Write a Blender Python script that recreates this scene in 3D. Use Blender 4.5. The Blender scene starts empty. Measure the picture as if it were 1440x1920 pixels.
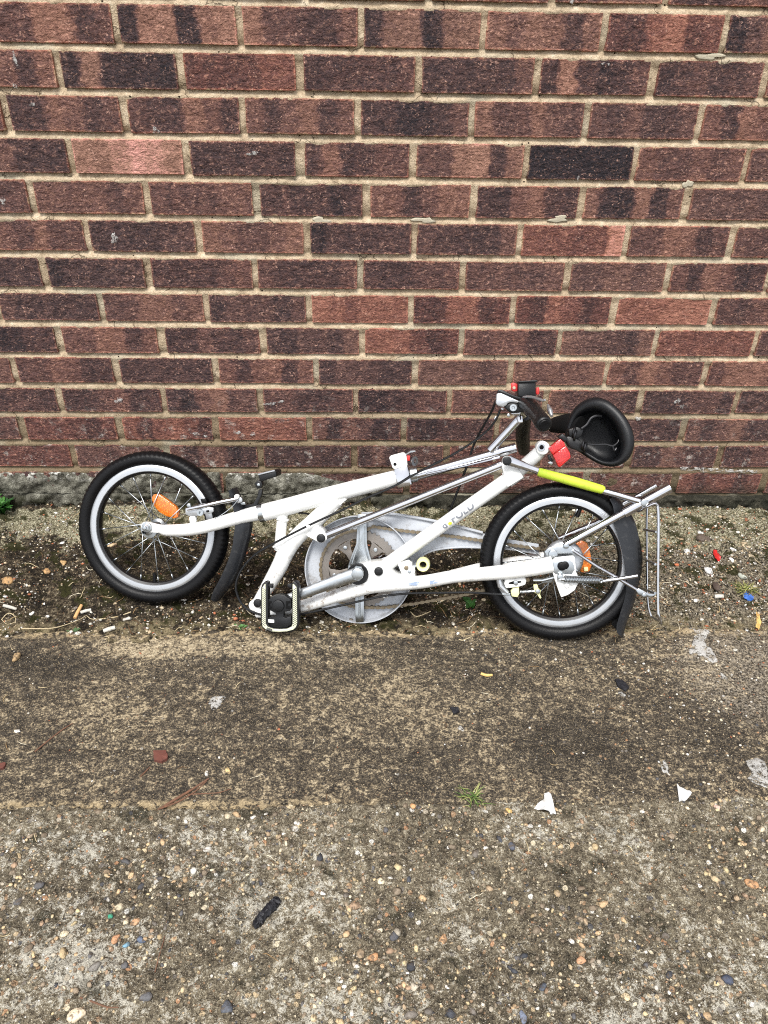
import bpy, bmesh, math, random
import numpy as np
from mathutils import Vector, Matrix

random.seed(7)
RNG = np.random.default_rng(11)
scene = bpy.context.scene
COL = scene.collection

# ------------------------------------------------------------------ camera
IMG_W, IMG_H = 1440, 1920
F_PX = 1480.0
PITCH, YAW, ROLL = 0.561051, 0.034142, 0.017824
CAM_D, CAM_Z = 1.70714, 1.0416
_fw = Vector((math.sin(YAW)*math.cos(PITCH), math.cos(YAW)*math.cos(PITCH), -math.sin(PITCH)))
_ri = Vector((math.cos(YAW), -math.sin(YAW), 0))
_up = _ri.cross(_fw)
RI = math.cos(ROLL)*_ri + math.sin(ROLL)*_up
UP = -math.sin(ROLL)*_ri + math.cos(ROLL)*_up
FW = _fw
CAM = Vector((0, -CAM_D, CAM_Z))
cd = bpy.data.cameras.new('camera')
cd.sensor_fit = 'VERTICAL'
cd.sensor_height = 24.0
cd.lens = F_PX/IMG_H*24.0
cd.clip_start = 0.02
cd.clip_end = 400
cam = bpy.data.objects.new('camera', cd)
COL.objects.link(cam)
M = Matrix.Identity(4)
for i in range(3):
    M[i][0] = RI[i]; M[i][1] = UP[i]; M[i][2] = -FW[i]; M[i][3] = CAM[i]
cam.matrix_world = M
scene.camera = cam

# ------------------------------------------------------------------ sky, sun, exposure
SUN_EL, SUN_AZ = math.radians(64), math.radians(200)   # azimuth from +Y (north), clockwise
world = bpy.data.worlds.new('World')
scene.world = world
world.use_nodes = True
wn = world.node_tree
for n in list(wn.nodes): wn.nodes.remove(n)
sky = wn.nodes.new('ShaderNodeTexSky')
sky.sky_type = 'NISHITA'
sky.sun_disc = False
sky.sun_elevation = SUN_EL
sky.sun_rotation = SUN_AZ
sky.air_density = 1.0
sky.dust_density = 2.0
sky.ozone_density = 1.0
hs = wn.nodes.new('ShaderNodeHueSaturation')
hs.inputs['Saturation'].default_value = 0.22     # overcast: almost colourless
bg = wn.nodes.new('ShaderNodeBackground')
bg.inputs['Strength'].default_value = 0.10
wo = wn.nodes.new('ShaderNodeOutputWorld')
wn.links.new(sky.outputs[0], hs.inputs['Color'])
wn.links.new(hs.outputs[0], bg.inputs[0])
wn.links.new(bg.outputs[0], wo.inputs[0])
sd = bpy.data.lights.new('sun', 'SUN')
sd.energy = 1.5
sd.angle = math.radians(22)
sd.color = (1.0, 0.97, 0.92)
sun = bpy.data.objects.new('sun', sd)
COL.objects.link(sun)
_sdir = Vector((math.sin(SUN_AZ)*math.cos(SUN_EL), math.cos(SUN_AZ)*math.cos(SUN_EL), math.sin(SUN_EL)))
sun.rotation_euler = (-_sdir).to_track_quat('-Z', 'Y').to_euler()
sun.location = _sdir*5
scene.view_settings.view_transform = 'Standard'
scene.view_settings.look = 'None'
scene.view_settings.exposure = 1.38
scene.view_settings.gamma = 1.0
scene.render.engine = 'CYCLES'
scene.cycles.use_denoising = False
scene.cycles.pixel_filter_type = 'BLACKMAN_HARRIS'
scene.cycles.filter_width = 1.1
scene.cycles.max_bounces = 6
scene.cycles.diffuse_bounces = 3
scene.cycles.caustics_reflective = False
scene.cycles.caustics_refractive = False

# ------------------------------------------------------------------ measuring: where things of the photograph stand in the place
def ray(x, y):
    return FW + (x-720.0)/F_PX*RI - (y-960.0)/F_PX*UP
def on_wall(x, y, off=0.0):
    d = ray(x, y); return CAM + d*((off-CAM.y)/d.y)
def on_ground(x, y, z=0.0):
    d = ray(x, y); return CAM + d*((z-CAM.z)/d.z)
LC, RC = on_ground(295, 1131, 0.002), on_ground(1052, 1194, 0.005)
BU = (RC-LC).normalized()
BACK = Vector((-BU.y, BU.x, 0))
LEAN = math.radians(24)
BV = Vector((0, 0, 1))*math.cos(LEAN) + BACK*math.sin(LEAN)
BN = BU.cross(BV)                      # out of the bicycle's plane, towards the viewer's side
if BN.y > 0: BN = -BN
BO = LC.copy()
def B(x, y, w=0.0):
    """point of the leaning bicycle: seen at x, y, at distance w in front of its mid-plane"""
    d = ray(x, y); o = BO + BN*w
    return CAM + d*((o-CAM).dot(BN)/d.dot(BN))
def mpp(p):                            # metres per photo pixel at p
    return (p-CAM).dot(FW)/F_PX

# ------------------------------------------------------------------ numpy noise
_TAB = {}
def vnoise(x, y, cell, seed):
    T = _TAB.get(seed)
    if T is None: T = _TAB[seed] = np.random.default_rng(seed).random((256, 256))
    u, v = x/cell, y/cell
    iu, iv = np.floor(u).astype(int), np.floor(v).astype(int)
    fu, fv = u-iu, v-iv
    fu = fu*fu*(3-2*fu); fv = fv*fv*(3-2*fv)
    a = T[iu % 256, iv % 256]; b = T[(iu+1) % 256, iv % 256]
    c = T[iu % 256, (iv+1) % 256]; d = T[(iu+1) % 256, (iv+1) % 256]
    return (a*(1-fu)+b*fu)*(1-fv)+(c*(1-fu)+d*fu)*fv - 0.5
def fbm(x, y, cell, seed, octv=3, gain=0.5):
    s = 0; a = 1.0
    for k in range(octv):
        s = s + a*vnoise(x+17.3*k, y-9.1*k, cell/(2**k), seed+k); a *= gain
    return s

# ------------------------------------------------------------------ shader helpers
def srgb(r, g, b):
    f = lambda c: (c/255/12.92) if c/255 <= 0.04045 else ((c/255+0.055)/1.055)**2.4
    return (f(r), f(g), f(b), 1.0)
class NT:
    def __init__(s, name, clear=True):
        s.mat = bpy.data.materials.new(name); s.mat.use_nodes = True
        s.t = s.mat.node_tree
        for n in list(s.t.nodes): s.t.nodes.remove(n)
        s.out = s.n('ShaderNodeOutputMaterial')
    def n(s, typ, **kw):
        nd = s.t.nodes.new(typ)
        for k, v in kw.items(): setattr(nd, k, v)
        return nd
    def put(s, sock, v):
        if v is None: return
        if hasattr(v, 'is_linked') or isinstance(v, bpy.types.NodeSocket): s.t.links.new(v, sock)
        else:
            if isinstance(v, tuple) and len(v) == 4 and sock.type == 'VECTOR': v = v[:3]
            sock.default_value = v
    def math(s, op, a, b=None, c=None, clamp=False):
        nd = s.n('ShaderNodeMath', operation=op, use_clamp=clamp)
        s.put(nd.inputs[0], a); s.put(nd.inputs[1], b)
        if c is not None: s.put(nd.inputs[2], c)
        return nd.outputs[0]
    def vmath(s, op, a, b=None):
        nd = s.n('ShaderNodeVectorMath', operation=op)
        s.put(nd.inputs[0], a); s.put(nd.inputs[1], b)
        return nd.outputs[0]
    def pos(s):
        return s.n('ShaderNodeNewGeometry').outputs['Position']
    def objc(s):
        return s.n('ShaderNodeTexCoord').outputs['Object']
    def sep(s, v):
        nd = s.n('ShaderNodeSeparateXYZ'); s.put(nd.inputs[0], v); return nd.outputs
    def noise(s, v, scale, detail=3, rough=0.5, dist=0.0, col=False):
        nd = s.n('ShaderNodeTexNoise')
        s.put(nd.inputs['Vector'], v); s.put(nd.inputs['Scale'], scale)
        nd.inputs['Detail'].default_value = detail; nd.inputs['Roughness'].default_value = rough
        nd.inputs['Distortion'].default_value = dist
        return nd.outputs['Color' if col else 'Fac']
    def voro(s, v, scale, feature='F1', rnd=1.0):
        nd = s.n('ShaderNodeTexVoronoi', feature=feature)
        s.put(nd.inputs['Vector'], v); s.put(nd.inputs['Scale'], scale)
        nd.inputs['Randomness'].default_value = rnd
        return nd.outputs
    def ss(s, v, a, b, lo=0.0, hi=1.0):
        nd = s.n('ShaderNodeMapRange', interpolation_type='SMOOTHSTEP')
        s.put(nd.inputs[0], v); s.put(nd.inputs[1], a); s.put(nd.inputs[2], b)
        s.put(nd.inputs[3], lo); s.put(nd.inputs[4], hi)
        return nd.outputs[0]
    def mix(s, f, a, b, mode='MIX'):
        nd = s.n('ShaderNodeMix', data_type='RGBA', blend_type=mode)
        s.put(nd.inputs[0], f); s.put(nd.inputs[6], a); s.put(nd.inputs[7], b)
        return nd.outputs[2]
    def fmix(s, f, a, b):
        nd = s.n('ShaderNodeMix', data_type='FLOAT')
        s.put(nd.inputs[0], f); s.put(nd.inputs[2], a); s.put(nd.inputs[3], b)
        return nd.outputs[0]
    def ramp(s, v, stops, interp='LINEAR'):
        nd = s.n('ShaderNodeValToRGB'); cr = nd.color_ramp; cr.interpolation = interp
        while len(cr.elements) < len(stops): cr.elements.new(0.5)
        for e, (p, c) in zip(cr.elements, stops): e.position = p; e.color = c
        s.put(nd.inputs[0], v); return nd.outputs[0]
    def attr(s, name, typ='OBJECT'):
        return s.n('ShaderNodeAttribute', attribute_name=name, attribute_type=typ).outputs
    def bump(s, h, dist, strength=1.0, normal=None):
        nd = s.n('ShaderNodeBump'); nd.inputs['Distance'].default_value = dist
        nd.inputs['Strength'].default_value = strength
        s.put(nd.inputs['Height'], h); s.put(nd.inputs['Normal'], normal)
        return nd.outputs[0]
    def bsdf(s, col, rough=0.5, metal=0.0, spec=0.5, normal=None, coat=0.0, **kw):
        nd = s.n('ShaderNodeBsdfPrincipled')
        s.put(nd.inputs['Base Color'], col); s.put(nd.inputs['Roughness'], rough)
        s.put(nd.inputs['Metallic'], metal); s.put(nd.inputs['Specular IOR Level'], spec)
        if normal is not None: s.put(nd.inputs['Normal'], normal)
        if coat: nd.inputs['Coat Weight'].default_value = coat; nd.inputs['Coat Roughness'].default_value = 0.08
        for k, v in kw.items(): s.put(nd.inputs[k], v)
        s.t.links.new(nd.outputs[0], s.out.inputs[0])
        return s.mat

# ------------------------------------------------------------------ materials: wall
def brick_material(name, src):
    t = NT(name)
    P = t.pos()
    if src == 'OBJECT':
        oc = t.sep(t.objc()); u = t.math('ADD', t.math('DIVIDE', oc[0], 0.215), 0.5)
        zl = t.math('DIVIDE', oc[2], 0.065)
    else:
        a = t.sep(t.attr('brick_uv', 'GEOMETRY')['Vector']); u = a[0]; zl = a[1]
    sa = t.sep(t.attr('seg_a', src)['Vector']); sb = t.sep(t.attr('seg_b', src)['Vector'])
    red = t.attr('red', src)['Fac']
    ud = t.math('ADD', u, t.math('MULTIPLY', t.math('SUBTRACT', t.noise(P, 38, 3), 0.5), 0.20))
    segs = [sa[0], sa[1], sa[2], sb[0], sb[1], sb[2]]
    v = segs[0]
    for i in range(1, 6):
        v = t.fmix(t.ss(ud, i/6-0.035, i/6+0.035), v, segs[i])
    n1 = t.noise(P, 55, 4, 0.6)
    n2 = t.noise(P, 260, 3, 0.65)
    v = t.math('ADD', v, t.math('MULTIPLY', t.math('SUBTRACT', n1, 0.5), 0.5))
    v = t.math('ADD', v, t.math('MULTIPLY', t.math('SUBTRACT', n2, 0.5), 0.55))
    # worn arrises: the dark skin is lost along the edges
    eu = t.math('SUBTRACT', 0.5, t.math('ABSOLUTE', t.math('SUBTRACT', u, 0.5)))
    ez = t.math('MULTIPLY', t.math('SUBTRACT', 0.5, t.math('ABSOLUTE', zl)), 0.30)
    ed = t.math('ADD', t.math('MINIMUM', eu, ez), t.math('MULTIPLY', t.math('SUBTRACT', t.noise(P, 90, 3), 0.5), 0.05))
    edge = t.ss(ed, 0.028, 0.0)
    v = t.math('ADD', v, t.math('MULTIPLY', edge, 0.30))
    c0 = t.ramp(v, [(0.0, srgb(44, 40, 45)), (0.2, srgb(77, 60, 60)), (0.38, srgb(104, 77, 72)), (0.55, srgb(131, 98, 85)), (0.75, srgb(160, 122, 105)), (1.0, srgb(220, 160, 148))])
    c1 = t.ramp(v, [(0.0, srgb(46, 39, 42)), (0.2, srgb(84, 58, 56)), (0.38, srgb(115, 72, 65)), (0.55, srgb(145, 91, 77)), (0.75, srgb(176, 117, 98)), (1.0, srgb(220, 156, 140))])
    c = t.mix(t.math('ADD', red, t.math('MULTIPLY', edge, 0.7), clamp=True), c0, c1)
    # sanded, wrinkled skin: light and dark grains
    gn = t.noise(t.vmath('MULTIPLY', P, (0.7, 1.0, 1.0)), 155, 4, 0.72, 0.9)
    lt = t.mix(red, srgb(188, 146, 128), srgb(198, 138, 114))
    c = t.mix(t.ss(gn, 0.53, 0.70, 0.0, t.ss(v, 0.0, 0.45, 0.25, 0.85)), c, lt)
    c = t.mix(t.ss(gn, 0.47, 0.32, 0.0, 0.75), c, t.mix(1.0, c, (0.45, 0.42, 0.45, 1), 'MULTIPLY'))
    # pale flecks where the skin has chipped
    fl = t.ss(t.noise(P, 230, 3, 0.65), 0.58, 0.65)
    fm = t.ss(t.noise(P, 42, 3, 0.6), 0.44, 0.66)
    fl = t.math('MULTIPLY', fl, t.math('ADD', t.math('MULTIPLY', fm, 0.75), t.math('MULTIPLY', edge, 0.7)), clamp=True)
    c = t.mix(fl, c, srgb(212, 168, 150))
    # smears of mortar along the edges
    sm = t.math('MULTIPLY', t.ss(ed, 0.016, 0.002), t.ss(t.noise(P, 60, 4, 0.7), 0.50, 0.60))
    c = t.mix(t.math('MULTIPLY', sm, 0.8), c, srgb(188, 164, 130))
    # salts: white bloom low on the wall
    z = t.sep(P)[2]
    sal = t.math('MULTIPLY', t.ss(t.noise(P, 34, 5, 0.75), 0.55, 0.66), t.ss(z, 0.34, 0.08))
    c = t.mix(t.math('MULTIPLY', sal, 0.75), c, srgb(196, 188, 180))
    # damp, green-black dirt at the very foot
    dk = t.math('MULTIPLY', t.ss(t.math('ADD', z, t.math('MULTIPLY', t.noise(P, 18, 4), 0.10)), 0.115, 0.05), 0.85)
    c = t.mix(dk, c, srgb(52, 48, 40))
    Ps = t.vmath('MULTIPLY', P, (0.55, 1.0, 1.0))
    h = t.math('ADD', t.noise(Ps, 115, 4, 0.68, 1.0), t.math('MULTIPLY', gn, 0.45))
    h = t.math('ADD', h, t.math('MULTIPLY', t.noise(Ps, 60, 2), 0.7))
    nb = t.bump(h, 0.0085, 1.0)
    return t.bsdf(c, 0.85, spec=0.25, normal=nb)
M_BRICK = brick_material('brick_skin', 'OBJECT')
M_BRICKF = brick_material('brick_skin_far', 'GEOMETRY')

def mortar_material():
    t = NT('mortar'); P = t.pos(); z = t.sep(P)[2]; x = t.sep(P)[0]
    n = t.noise(P, 25, 5, 0.65); f = t.noise(P, 420, 3, 0.7); m = t.noise(P, 110, 4, 0.65)
    v = t.math('ADD', t.math('MULTIPLY', n, 0.5), t.math('ADD', t.math('MULTIPLY', f, 0.35), t.math('MULTIPLY', m, 0.35)))
    c = t.ramp(v, [(0.36, srgb(112, 96, 76)), (0.50, srgb(158, 140, 116)), (0.62, srgb(192, 173, 146)), (0.74, srgb(214, 198, 173)), (0.9, srgb(230, 218, 196))])
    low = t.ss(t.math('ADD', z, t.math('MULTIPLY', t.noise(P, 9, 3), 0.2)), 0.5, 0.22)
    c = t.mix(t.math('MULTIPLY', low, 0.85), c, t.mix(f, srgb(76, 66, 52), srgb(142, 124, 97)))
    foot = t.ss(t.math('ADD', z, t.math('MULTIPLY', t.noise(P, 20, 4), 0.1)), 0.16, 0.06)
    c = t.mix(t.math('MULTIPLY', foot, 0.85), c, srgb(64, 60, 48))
    gr = t.math('MULTIPLY', t.ss(t.noise(P, 6, 3), 0.53, 0.66), 0.55)
    c = t.mix(gr, c, t.mix(f, srgb(136, 130, 112), srgb(196, 192, 172)))
    # hairline cracks and pin holes
    vc = t.voro(t.vmath('ADD', P, t.vmath('MULTIPLY', t.noise(P, 50, 3, col=True), (0.03, 0.03, 0.03))), 22, 'DISTANCE_TO_EDGE')
    ck = t.math('MULTIPLY', t.ss(vc['Distance'], 0.022, 0.006), t.ss(t.noise(P, 14, 2), 0.55, 0.62))
    c = t.mix(t.math('MULTIPLY', ck, 0.6), c, srgb(70, 56, 42))
    ho = t.voro(P, 75)
    hc = t.n('ShaderNodeSeparateColor'); t.put(hc.inputs[0], ho['Color'])
    hl = t.math('MULTIPLY', t.ss(ho['Distance'], 0.16, 0.10), t.math('GREATER_THAN', hc.outputs[0], 0.90))
    c = t.mix(hl, c, srgb(48, 38, 28))
    h = t.math('ADD', t.math('MULTIPLY', m, 1.0), t.math('MULTIPLY', f, 0.6))
    h = t.math('SUBTRACT', h, t.math('ADD', t.math('MULTIPLY', ck, 0.8), t.math('MULTIPLY', hl, 1.0)))
    return t.bsdf(c, 0.95, spec=0.12, normal=t.bump(h, 0.0045, 1.0))
M_MORTAR = mortar_material()

def concrete_foot_material():
    t = NT('footing_concrete'); P = t.pos(); z = t.sep(P)[2]; x = t.sep(P)[0]
    n = t.noise(P, 28, 5, 0.7); f = t.noise(P, 330, 3, 0.65)
    v = t.math('ADD', t.math('MULTIPLY', n, 0.6), t.math('MULTIPLY', f, 0.45))
    c = t.ramp(v, [(0.36, srgb(38, 36, 31)), (0.48, srgb(84, 82, 73)), (0.60, srgb(128, 126, 114)), (0.76, srgb(198, 195, 182))])
    lm = t.math('MULTIPLY', t.ss(t.noise(P, 60, 4, 0.7), 0.50, 0.62), t.ss(z, 0.055, 0.085))
    c = t.mix(lm, c, srgb(214, 212, 204))
    gm = t.math('MULTIPLY', t.ss(t.noise(P, 22, 4), 0.45, 0.6), t.ss(z, 0.05, 0.0))
    c = t.mix(gm, c, srgb(40, 40, 26))
    rt = t.math('MULTIPLY', t.ss(x, -0.10, 0.25), 0.92)
    c = t.mix(rt, c, t.ramp(v, [(0.40, srgb(20, 20, 16)), (0.54, srgb(44, 43, 35)), (0.64, srgb(74, 70, 60)), (0.8, srgb(140, 134, 120))]))
    return t.bsdf(c, 0.95, spec=0.2, normal=t.bump(t.math('ADD', t.noise(P, 120, 5, 0.65), f), 0.004, 0.9))
M_FOOT = concrete_foot_material()

# ------------------------------------------------------------------ materials: ground
def aggregate(t, P, scale, seed, thr, soft=0.03):
    """stones set in a surface: colour and mask from a cell pattern"""
    vo = t.voro(t.vmath('ADD', P, (seed, seed*0.7, 0.0)), scale)
    cs = t.n('ShaderNodeSeparateColor'); t.put(cs.inputs[0], vo['Color'])
    size = t.math('MULTIPLY', t.ss(cs.outputs[0], thr, 1.0), 0.42)
    wob = t.math('MULTIPLY', t.math('SUBTRACT', t.noise(P, scale*1.6, 2), 0.5), 0.35)
    d = t.math('ADD', vo['Distance'], wob)
    m = t.ss(d, size, t.math('SUBTRACT', size, soft+0.03))
    m = t.math('MULTIPLY', m, t.math('GREATER_THAN', cs.outputs[0], thr))
    col = t.ramp(cs.outputs[1], [(0.0, srgb(164, 134, 104)), (0.16, srgb(200, 178, 142)), (0.30, srgb(224, 210, 180)), (0.44, srgb(166, 144, 118)),
                                 (0.55, srgb(122, 115, 107)), (0.68, srgb(184, 172, 152)), (0.78, srgb(80, 81, 86)), (0.86, srgb(184, 140, 104)), (0.94, srgb(230, 227, 219))], 'CONSTANT')
    return m, col
def spot(t, P, x, y, rx, ry, n=0.35, ns=40):
    """soft irregular patch on the ground round x, y"""
    s = t.sep(P)
    dx = t.math('DIVIDE', t.math('SUBTRACT', s[0], x), rx); dy = t.math('DIVIDE', t.math('SUBTRACT', s[1], y), ry)
    d = t.math('SQRT', t.math('ADD', t.math('MULTIPLY', dx, dx), t.math('MULTIPLY', dy, dy)))
    if not hasattr(t, 'spn'): t.spn = t.math('SUBTRACT', t.noise(P, 40, 4, 0.68), 0.5)
    d = t.math('ADD', d, t.math('MULTIPLY', t.spn, n*4))
    return t.ss(d, 1.15, 0.55)

def slab_material():
    t = NT('aggregate_concrete'); P = t.pos(); s = t.sep(P)
    big = t.noise(P, 5.5, 4, 0.6); med = t.noise(P, 60, 4, 0.7, 0.5); fine = t.noise(P, 200, 3, 0.72, 0.6); fx = t.noise(P, 560, 2, 0.65)
    v = t.math('ADD', t.math('MULTIPLY', med, 0.5), t.math('MULTIPLY', fine, 0.5))
    v = t.math('ADD', v, t.math('MULTIPLY', fx, 0.18))
    v = t.math('ADD', v, t.math('MULTIPLY', t.math('SUBTRACT', big, 0.54), 0.30))
    c = t.ramp(v, [(0.42, srgb(46, 41, 31)), (0.52, srgb(90, 81, 66)), (0.60, srgb(124, 114, 94)), (0.67, srgb(164, 154, 132)), (0.78, srgb(216, 208, 188))])
    # grey-white lichen crust in broken patches
    lx = t.math('ADD', t.math('MULTIPLY', big, 0.8), t.math('MULTIPLY', med, 0.75))
    lx = t.math('ADD', lx, t.math('MULTIPLY', fine, 0.55))
    lx = t.math('SUBTRACT', lx, 0.05)
    ls = t.math('MAXIMUM', spot(t, P, -0.33, -1.06, 0.22, 0.14), spot(t, P, 0.25, -1.22, 0.26, 0.13))
    lx = t.math('ADD', lx, t.math('MULTIPLY', ls, 0.10))
    lx = t.math('ADD', lx, t.math('MULTIPLY', t.math('SUBTRACT', fx, 0.5), 0.35))
    lm = t.ss(lx, 1.09, 1.17)
    c = t.mix(t.math('MULTIPLY', lm, 0.75), c, t.mix(fine, srgb(150, 146, 132), srgb(216, 212, 200)))
    # dark moss films
    mm = t.ss(t.math('ADD', t.noise(P, 16, 5, 0.7), t.math('MULTIPLY', fine, 0.25)), 0.69, 0.78)
    c = t.mix(t.math('MULTIPLY', mm, 0.85), c, srgb(45, 42, 26))
    m1, c1 = aggregate(t, P, 95, 3.1, 0.45)
    c = t.mix(t.math('MULTIPLY', m1, 0.85), c, c1)
    m2, c2 = aggregate(t, P, 210, 7.7, 0.40)
    c = t.mix(t.math('MULTIPLY', m2, 0.9), c, c2)
    c = t.mix(t.ss(fx, 0.60, 0.70, 0.0, 0.7), c, srgb(216, 208, 190))
    pit = t.ss(t.noise(P, 300, 2, 0.5), 0.36, 0.30)
    c = t.mix(t.math('MULTIPLY', pit, 0.6), c, srgb(34, 29, 23))
    h = t.math('ADD', t.math('MULTIPLY', med, 0.9), t.math('MULTIPLY', fine, 0.9))
    h = t.math('ADD', h, t.math('MULTIPLY', m1, 0.30)); h = t.math('ADD', h, t.math('MULTIPLY', m2, 0.16))
    h = t.math('SUBTRACT', h, t.math('MULTIPLY', pit, 0.3)); h = t.math('ADD', h, t.math('MULTIPLY', fx, 0.35))
    r = t.ss(med, 0.3, 0.7, 0.62, 0.9)
    return t.bsdf(c, r, spec=0.35, normal=t.bump(h, 0.0075, 1.0))
M_SLAB = slab_material()

def strip_material():
    t = NT('board_marked_concrete'); P = t.pos(); s = t.sep(P)
    Pa = t.vmath('MULTIPLY', P, (0.8, 1.0, 1.0))
    big = t.noise(P, 6, 4, 0.6); med = t.noise(Pa, 95, 4, 0.70, 0.8); fine = t.noise(P, 230, 3, 0.72); fx = t.noise(P, 480, 2, 0.65); mid = t.noise(Pa, 48, 4, 0.65, 0.5)
    tan_a = spot(t, P, -0.36, -0.545, 0.30, 0.035, 0.3)
    tan_b = spot(t, P, 0.08, -0.70, 0.24, 0.09, 0.3)
    tan_c = spot(t, P, -0.46, -0.72, 0.10, 0.07, 0.3)
    drk_a = spot(t, P, -0.58, -0.575, 0.12, 0.06, 0.3)
    drk_b = spot(t, P, 0.36, -0.80, 0.12, 0.08, 0.3)
    lev = t.math('ADD', t.math('MULTIPLY', big, 0.28), t.math('MULTIPLY', med, 0.70))
    lev = t.math('ADD', lev, t.math('MULTIPLY', fine, 0.72)); lev = t.math('ADD', lev, t.math('MULTIPLY', mid, 0.30))
    for m, k in ((tan_a, 0.11), (tan_b, 0.03), (tan_c, 0.06), (drk_a, -0.07), (drk_b, -0.05)):
        lev = t.math('ADD', lev, t.math('MULTIPLY', m, k))
    c = t.ramp(t.math('SUBTRACT', lev, 0.52), [(0.34, srgb(40, 36, 31)), (0.47, srgb(70, 63, 54)), (0.535, srgb(94, 85, 71)), (0.565, srgb(128, 115, 94)), (0.62, srgb(162, 147, 120)), (0.76, srgb(200, 186, 158))])
    c = t.mix(t.math('MULTIPLY', t.ss(fx, 0.56, 0.70), 0.55), c, srgb(192, 172, 136))
    c = t.mix(t.math('MULTIPLY', t.ss(fx, 0.44, 0.32), 0.65), c, srgb(34, 28, 23))
    # worn, sandy arrises along both edges of the strip
    ar = t.math('MAXIMUM', t.ss(s[1], -0.524, -0.508), t.math('MULTIPLY', t.ss(s[1], -0.892, -0.902), t.ss(s[0], 0.15, -0.25)))
    c = t.mix(t.math('MULTIPLY', ar, t.ss(med, 0.42, 0.56, 0.0, 0.75)), c, t.mix(fine, srgb(132, 112, 82), srgb(206, 186, 148)))
    # pale washed area at the right
    pr = spot(t, P, 0.74, -0.62, 0.16, 0.15, 0.3)
    c = t.mix(t.math('MULTIPLY', pr, t.ss(fine, 0.42, 0.6, 0.0, 0.5)), c, t.mix(fx, srgb(120, 108, 92), srgb(206, 196, 178)))
    m1, c1 = aggregate(t, P, 150, 1.3, 0.72)
    gr = t.math('ADD', t.math('MULTIPLY', t.ss(s[0], 0.15, 0.55), 0.7), 0.25)
    c = t.mix(t.math('MULTIPLY', m1, gr), c, c1)
    h = t.math('ADD', t.math('MULTIPLY', med, 0.8), t.math('MULTIPLY', fine, 0.7))
    h = t.math('ADD', h, t.math('MULTIPLY', fx, 0.3)); h = t.math('ADD', h, t.math('MULTIPLY', m1, 0.2))
    return t.bsdf(c, 0.78, spec=0.3, normal=t.bump(h, 0.0055, 1.0))
M_STRIP = strip_material()

def soil_material():
    t = NT('mossy_soil'); P = t.pos(); s = t.sep(P)
    big = t.noise(P, 7, 4, 0.6); med = t.noise(P, 45, 5, 0.68); fine = t.noise(P, 240, 4, 0.7); fx = t.noise(P, 600, 2, 0.6)
    v = t.math('ADD', t.math('MULTIPLY', med, 0.5), t.math('MULTIPLY', fine, 0.6))
    c = t.ramp(v, [(0.42, srgb(20, 17, 14)), (0.53, srgb(50, 43, 34)), (0.60, srgb(90, 79, 63)), (0.68, srgb(148, 136, 112)), (0.77, srgb(220, 211, 190))])
    gv = t.math('MULTIPLY', t.ss(s[0], 0.25, 0.65), t.ss(fine, 0.42, 0.58))
    c = t.mix(t.math('MULTIPLY', gv, 0.8), c, t.mix(fx, srgb(110, 98, 80), srgb(206, 196, 172)))
    # pale lichen bed along the wall
    lx = t.math('ADD', t.math('MULTIPLY', med, 0.6), t.math('MULTIPLY', big, 0.5))
    lx = t.math('ADD', lx, t.ss(s[1], -0.24, -0.07, -0.14, 0.16))
    lx = t.math('ADD', lx, t.math('MULTIPLY', spot(t, P, 0.80, -0.10, 0.32, 0.13, 0.3), 0.20))
    lx = t.math('SUBTRACT', lx, t.math('MULTIPLY', t.ss(s[1], -0.035, -0.005), 0.3))
    lm = t.ss(lx, 0.53, 0.64)
    lc = t.ramp(t.math('ADD', t.math('MULTIPLY', fine, 0.7), t.math('MULTIPLY', fx, 0.3)), [(0.38, srgb(48, 43, 31)), (0.47, srgb(112, 106, 82)), (0.54, srgb(178, 172, 144)), (0.68, srgb(226, 222, 200))])
    c = t.mix(lm, c, lc)
    # moss cushions
    mo = t.ss(t.math('ADD', t.noise(P, 26, 4, 0.6), t.math('MULTIPLY', big, 0.35)), 0.70, 0.80)
    c = t.mix(t.math('MULTIPLY', mo, 0.9), c, t.mix(fine, srgb(24, 24, 10), srgb(64, 64, 26)))
    # rough pale mortar spill beside the concrete edge
    sp = t.math('MULTIPLY', t.ss(s[1], -0.44, -0.49), t.ss(med, 0.40, 0.60))
    c = t.mix(t.math('MULTIPLY', sp, 0.8), c, t.mix(fine, srgb(96, 84, 60), srgb(196, 180, 142)))
    m1, c1 = aggregate(t, P, 190, 5.3, 0.55)
    c = t.mix(t.math('MULTIPLY', m1, 0.8), c, c1)
    h = t.math('ADD', t.math('MULTIPLY', med, 1.0), t.math('MULTIPLY', fine, 1.0))
    h = t.math('ADD', h, t.math('MULTIPLY', m1, 0.3)); h = t.math('ADD', h, t.math('MULTIPLY', fx, 0.35))
    return t.bsdf(c, 0.92, spec=0.2, normal=t.bump(h, 0.0085, 1.0))
M_SOIL = soil_material()

def attr_material(name, rough, spec=0.3, dirt=0.0):
    t = NT(name); P = t.pos()
    c = t.attr('tint', 'GEOMETRY')['Color']
    n = t.noise(P, 380, 3, 0.6)
    d = t.noise(P, 150, 4, 0.7)
    c = t.mix(t.ss(n, 0.4, 0.75, 0.0, 0.5), c, t.mix(1.0, c, (0.45, 0.43, 0.41, 1), 'MULTIPLY'))
    c = t.mix(t.ss(d, 0.48, 0.62, 0.0, dirt), c, srgb(84, 73, 60))
    return t.bsdf(c, rough, spec=spec, normal=t.bump(n, 0.0016, 0.8))
M_STONE = attr_material('gravel_stone', 0.75, dirt=0.8)
M_STRAW = attr_material('dry_straw', 0.8, dirt=0.4)
M_LEAF = attr_material('green_leaf', 0.5)

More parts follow.
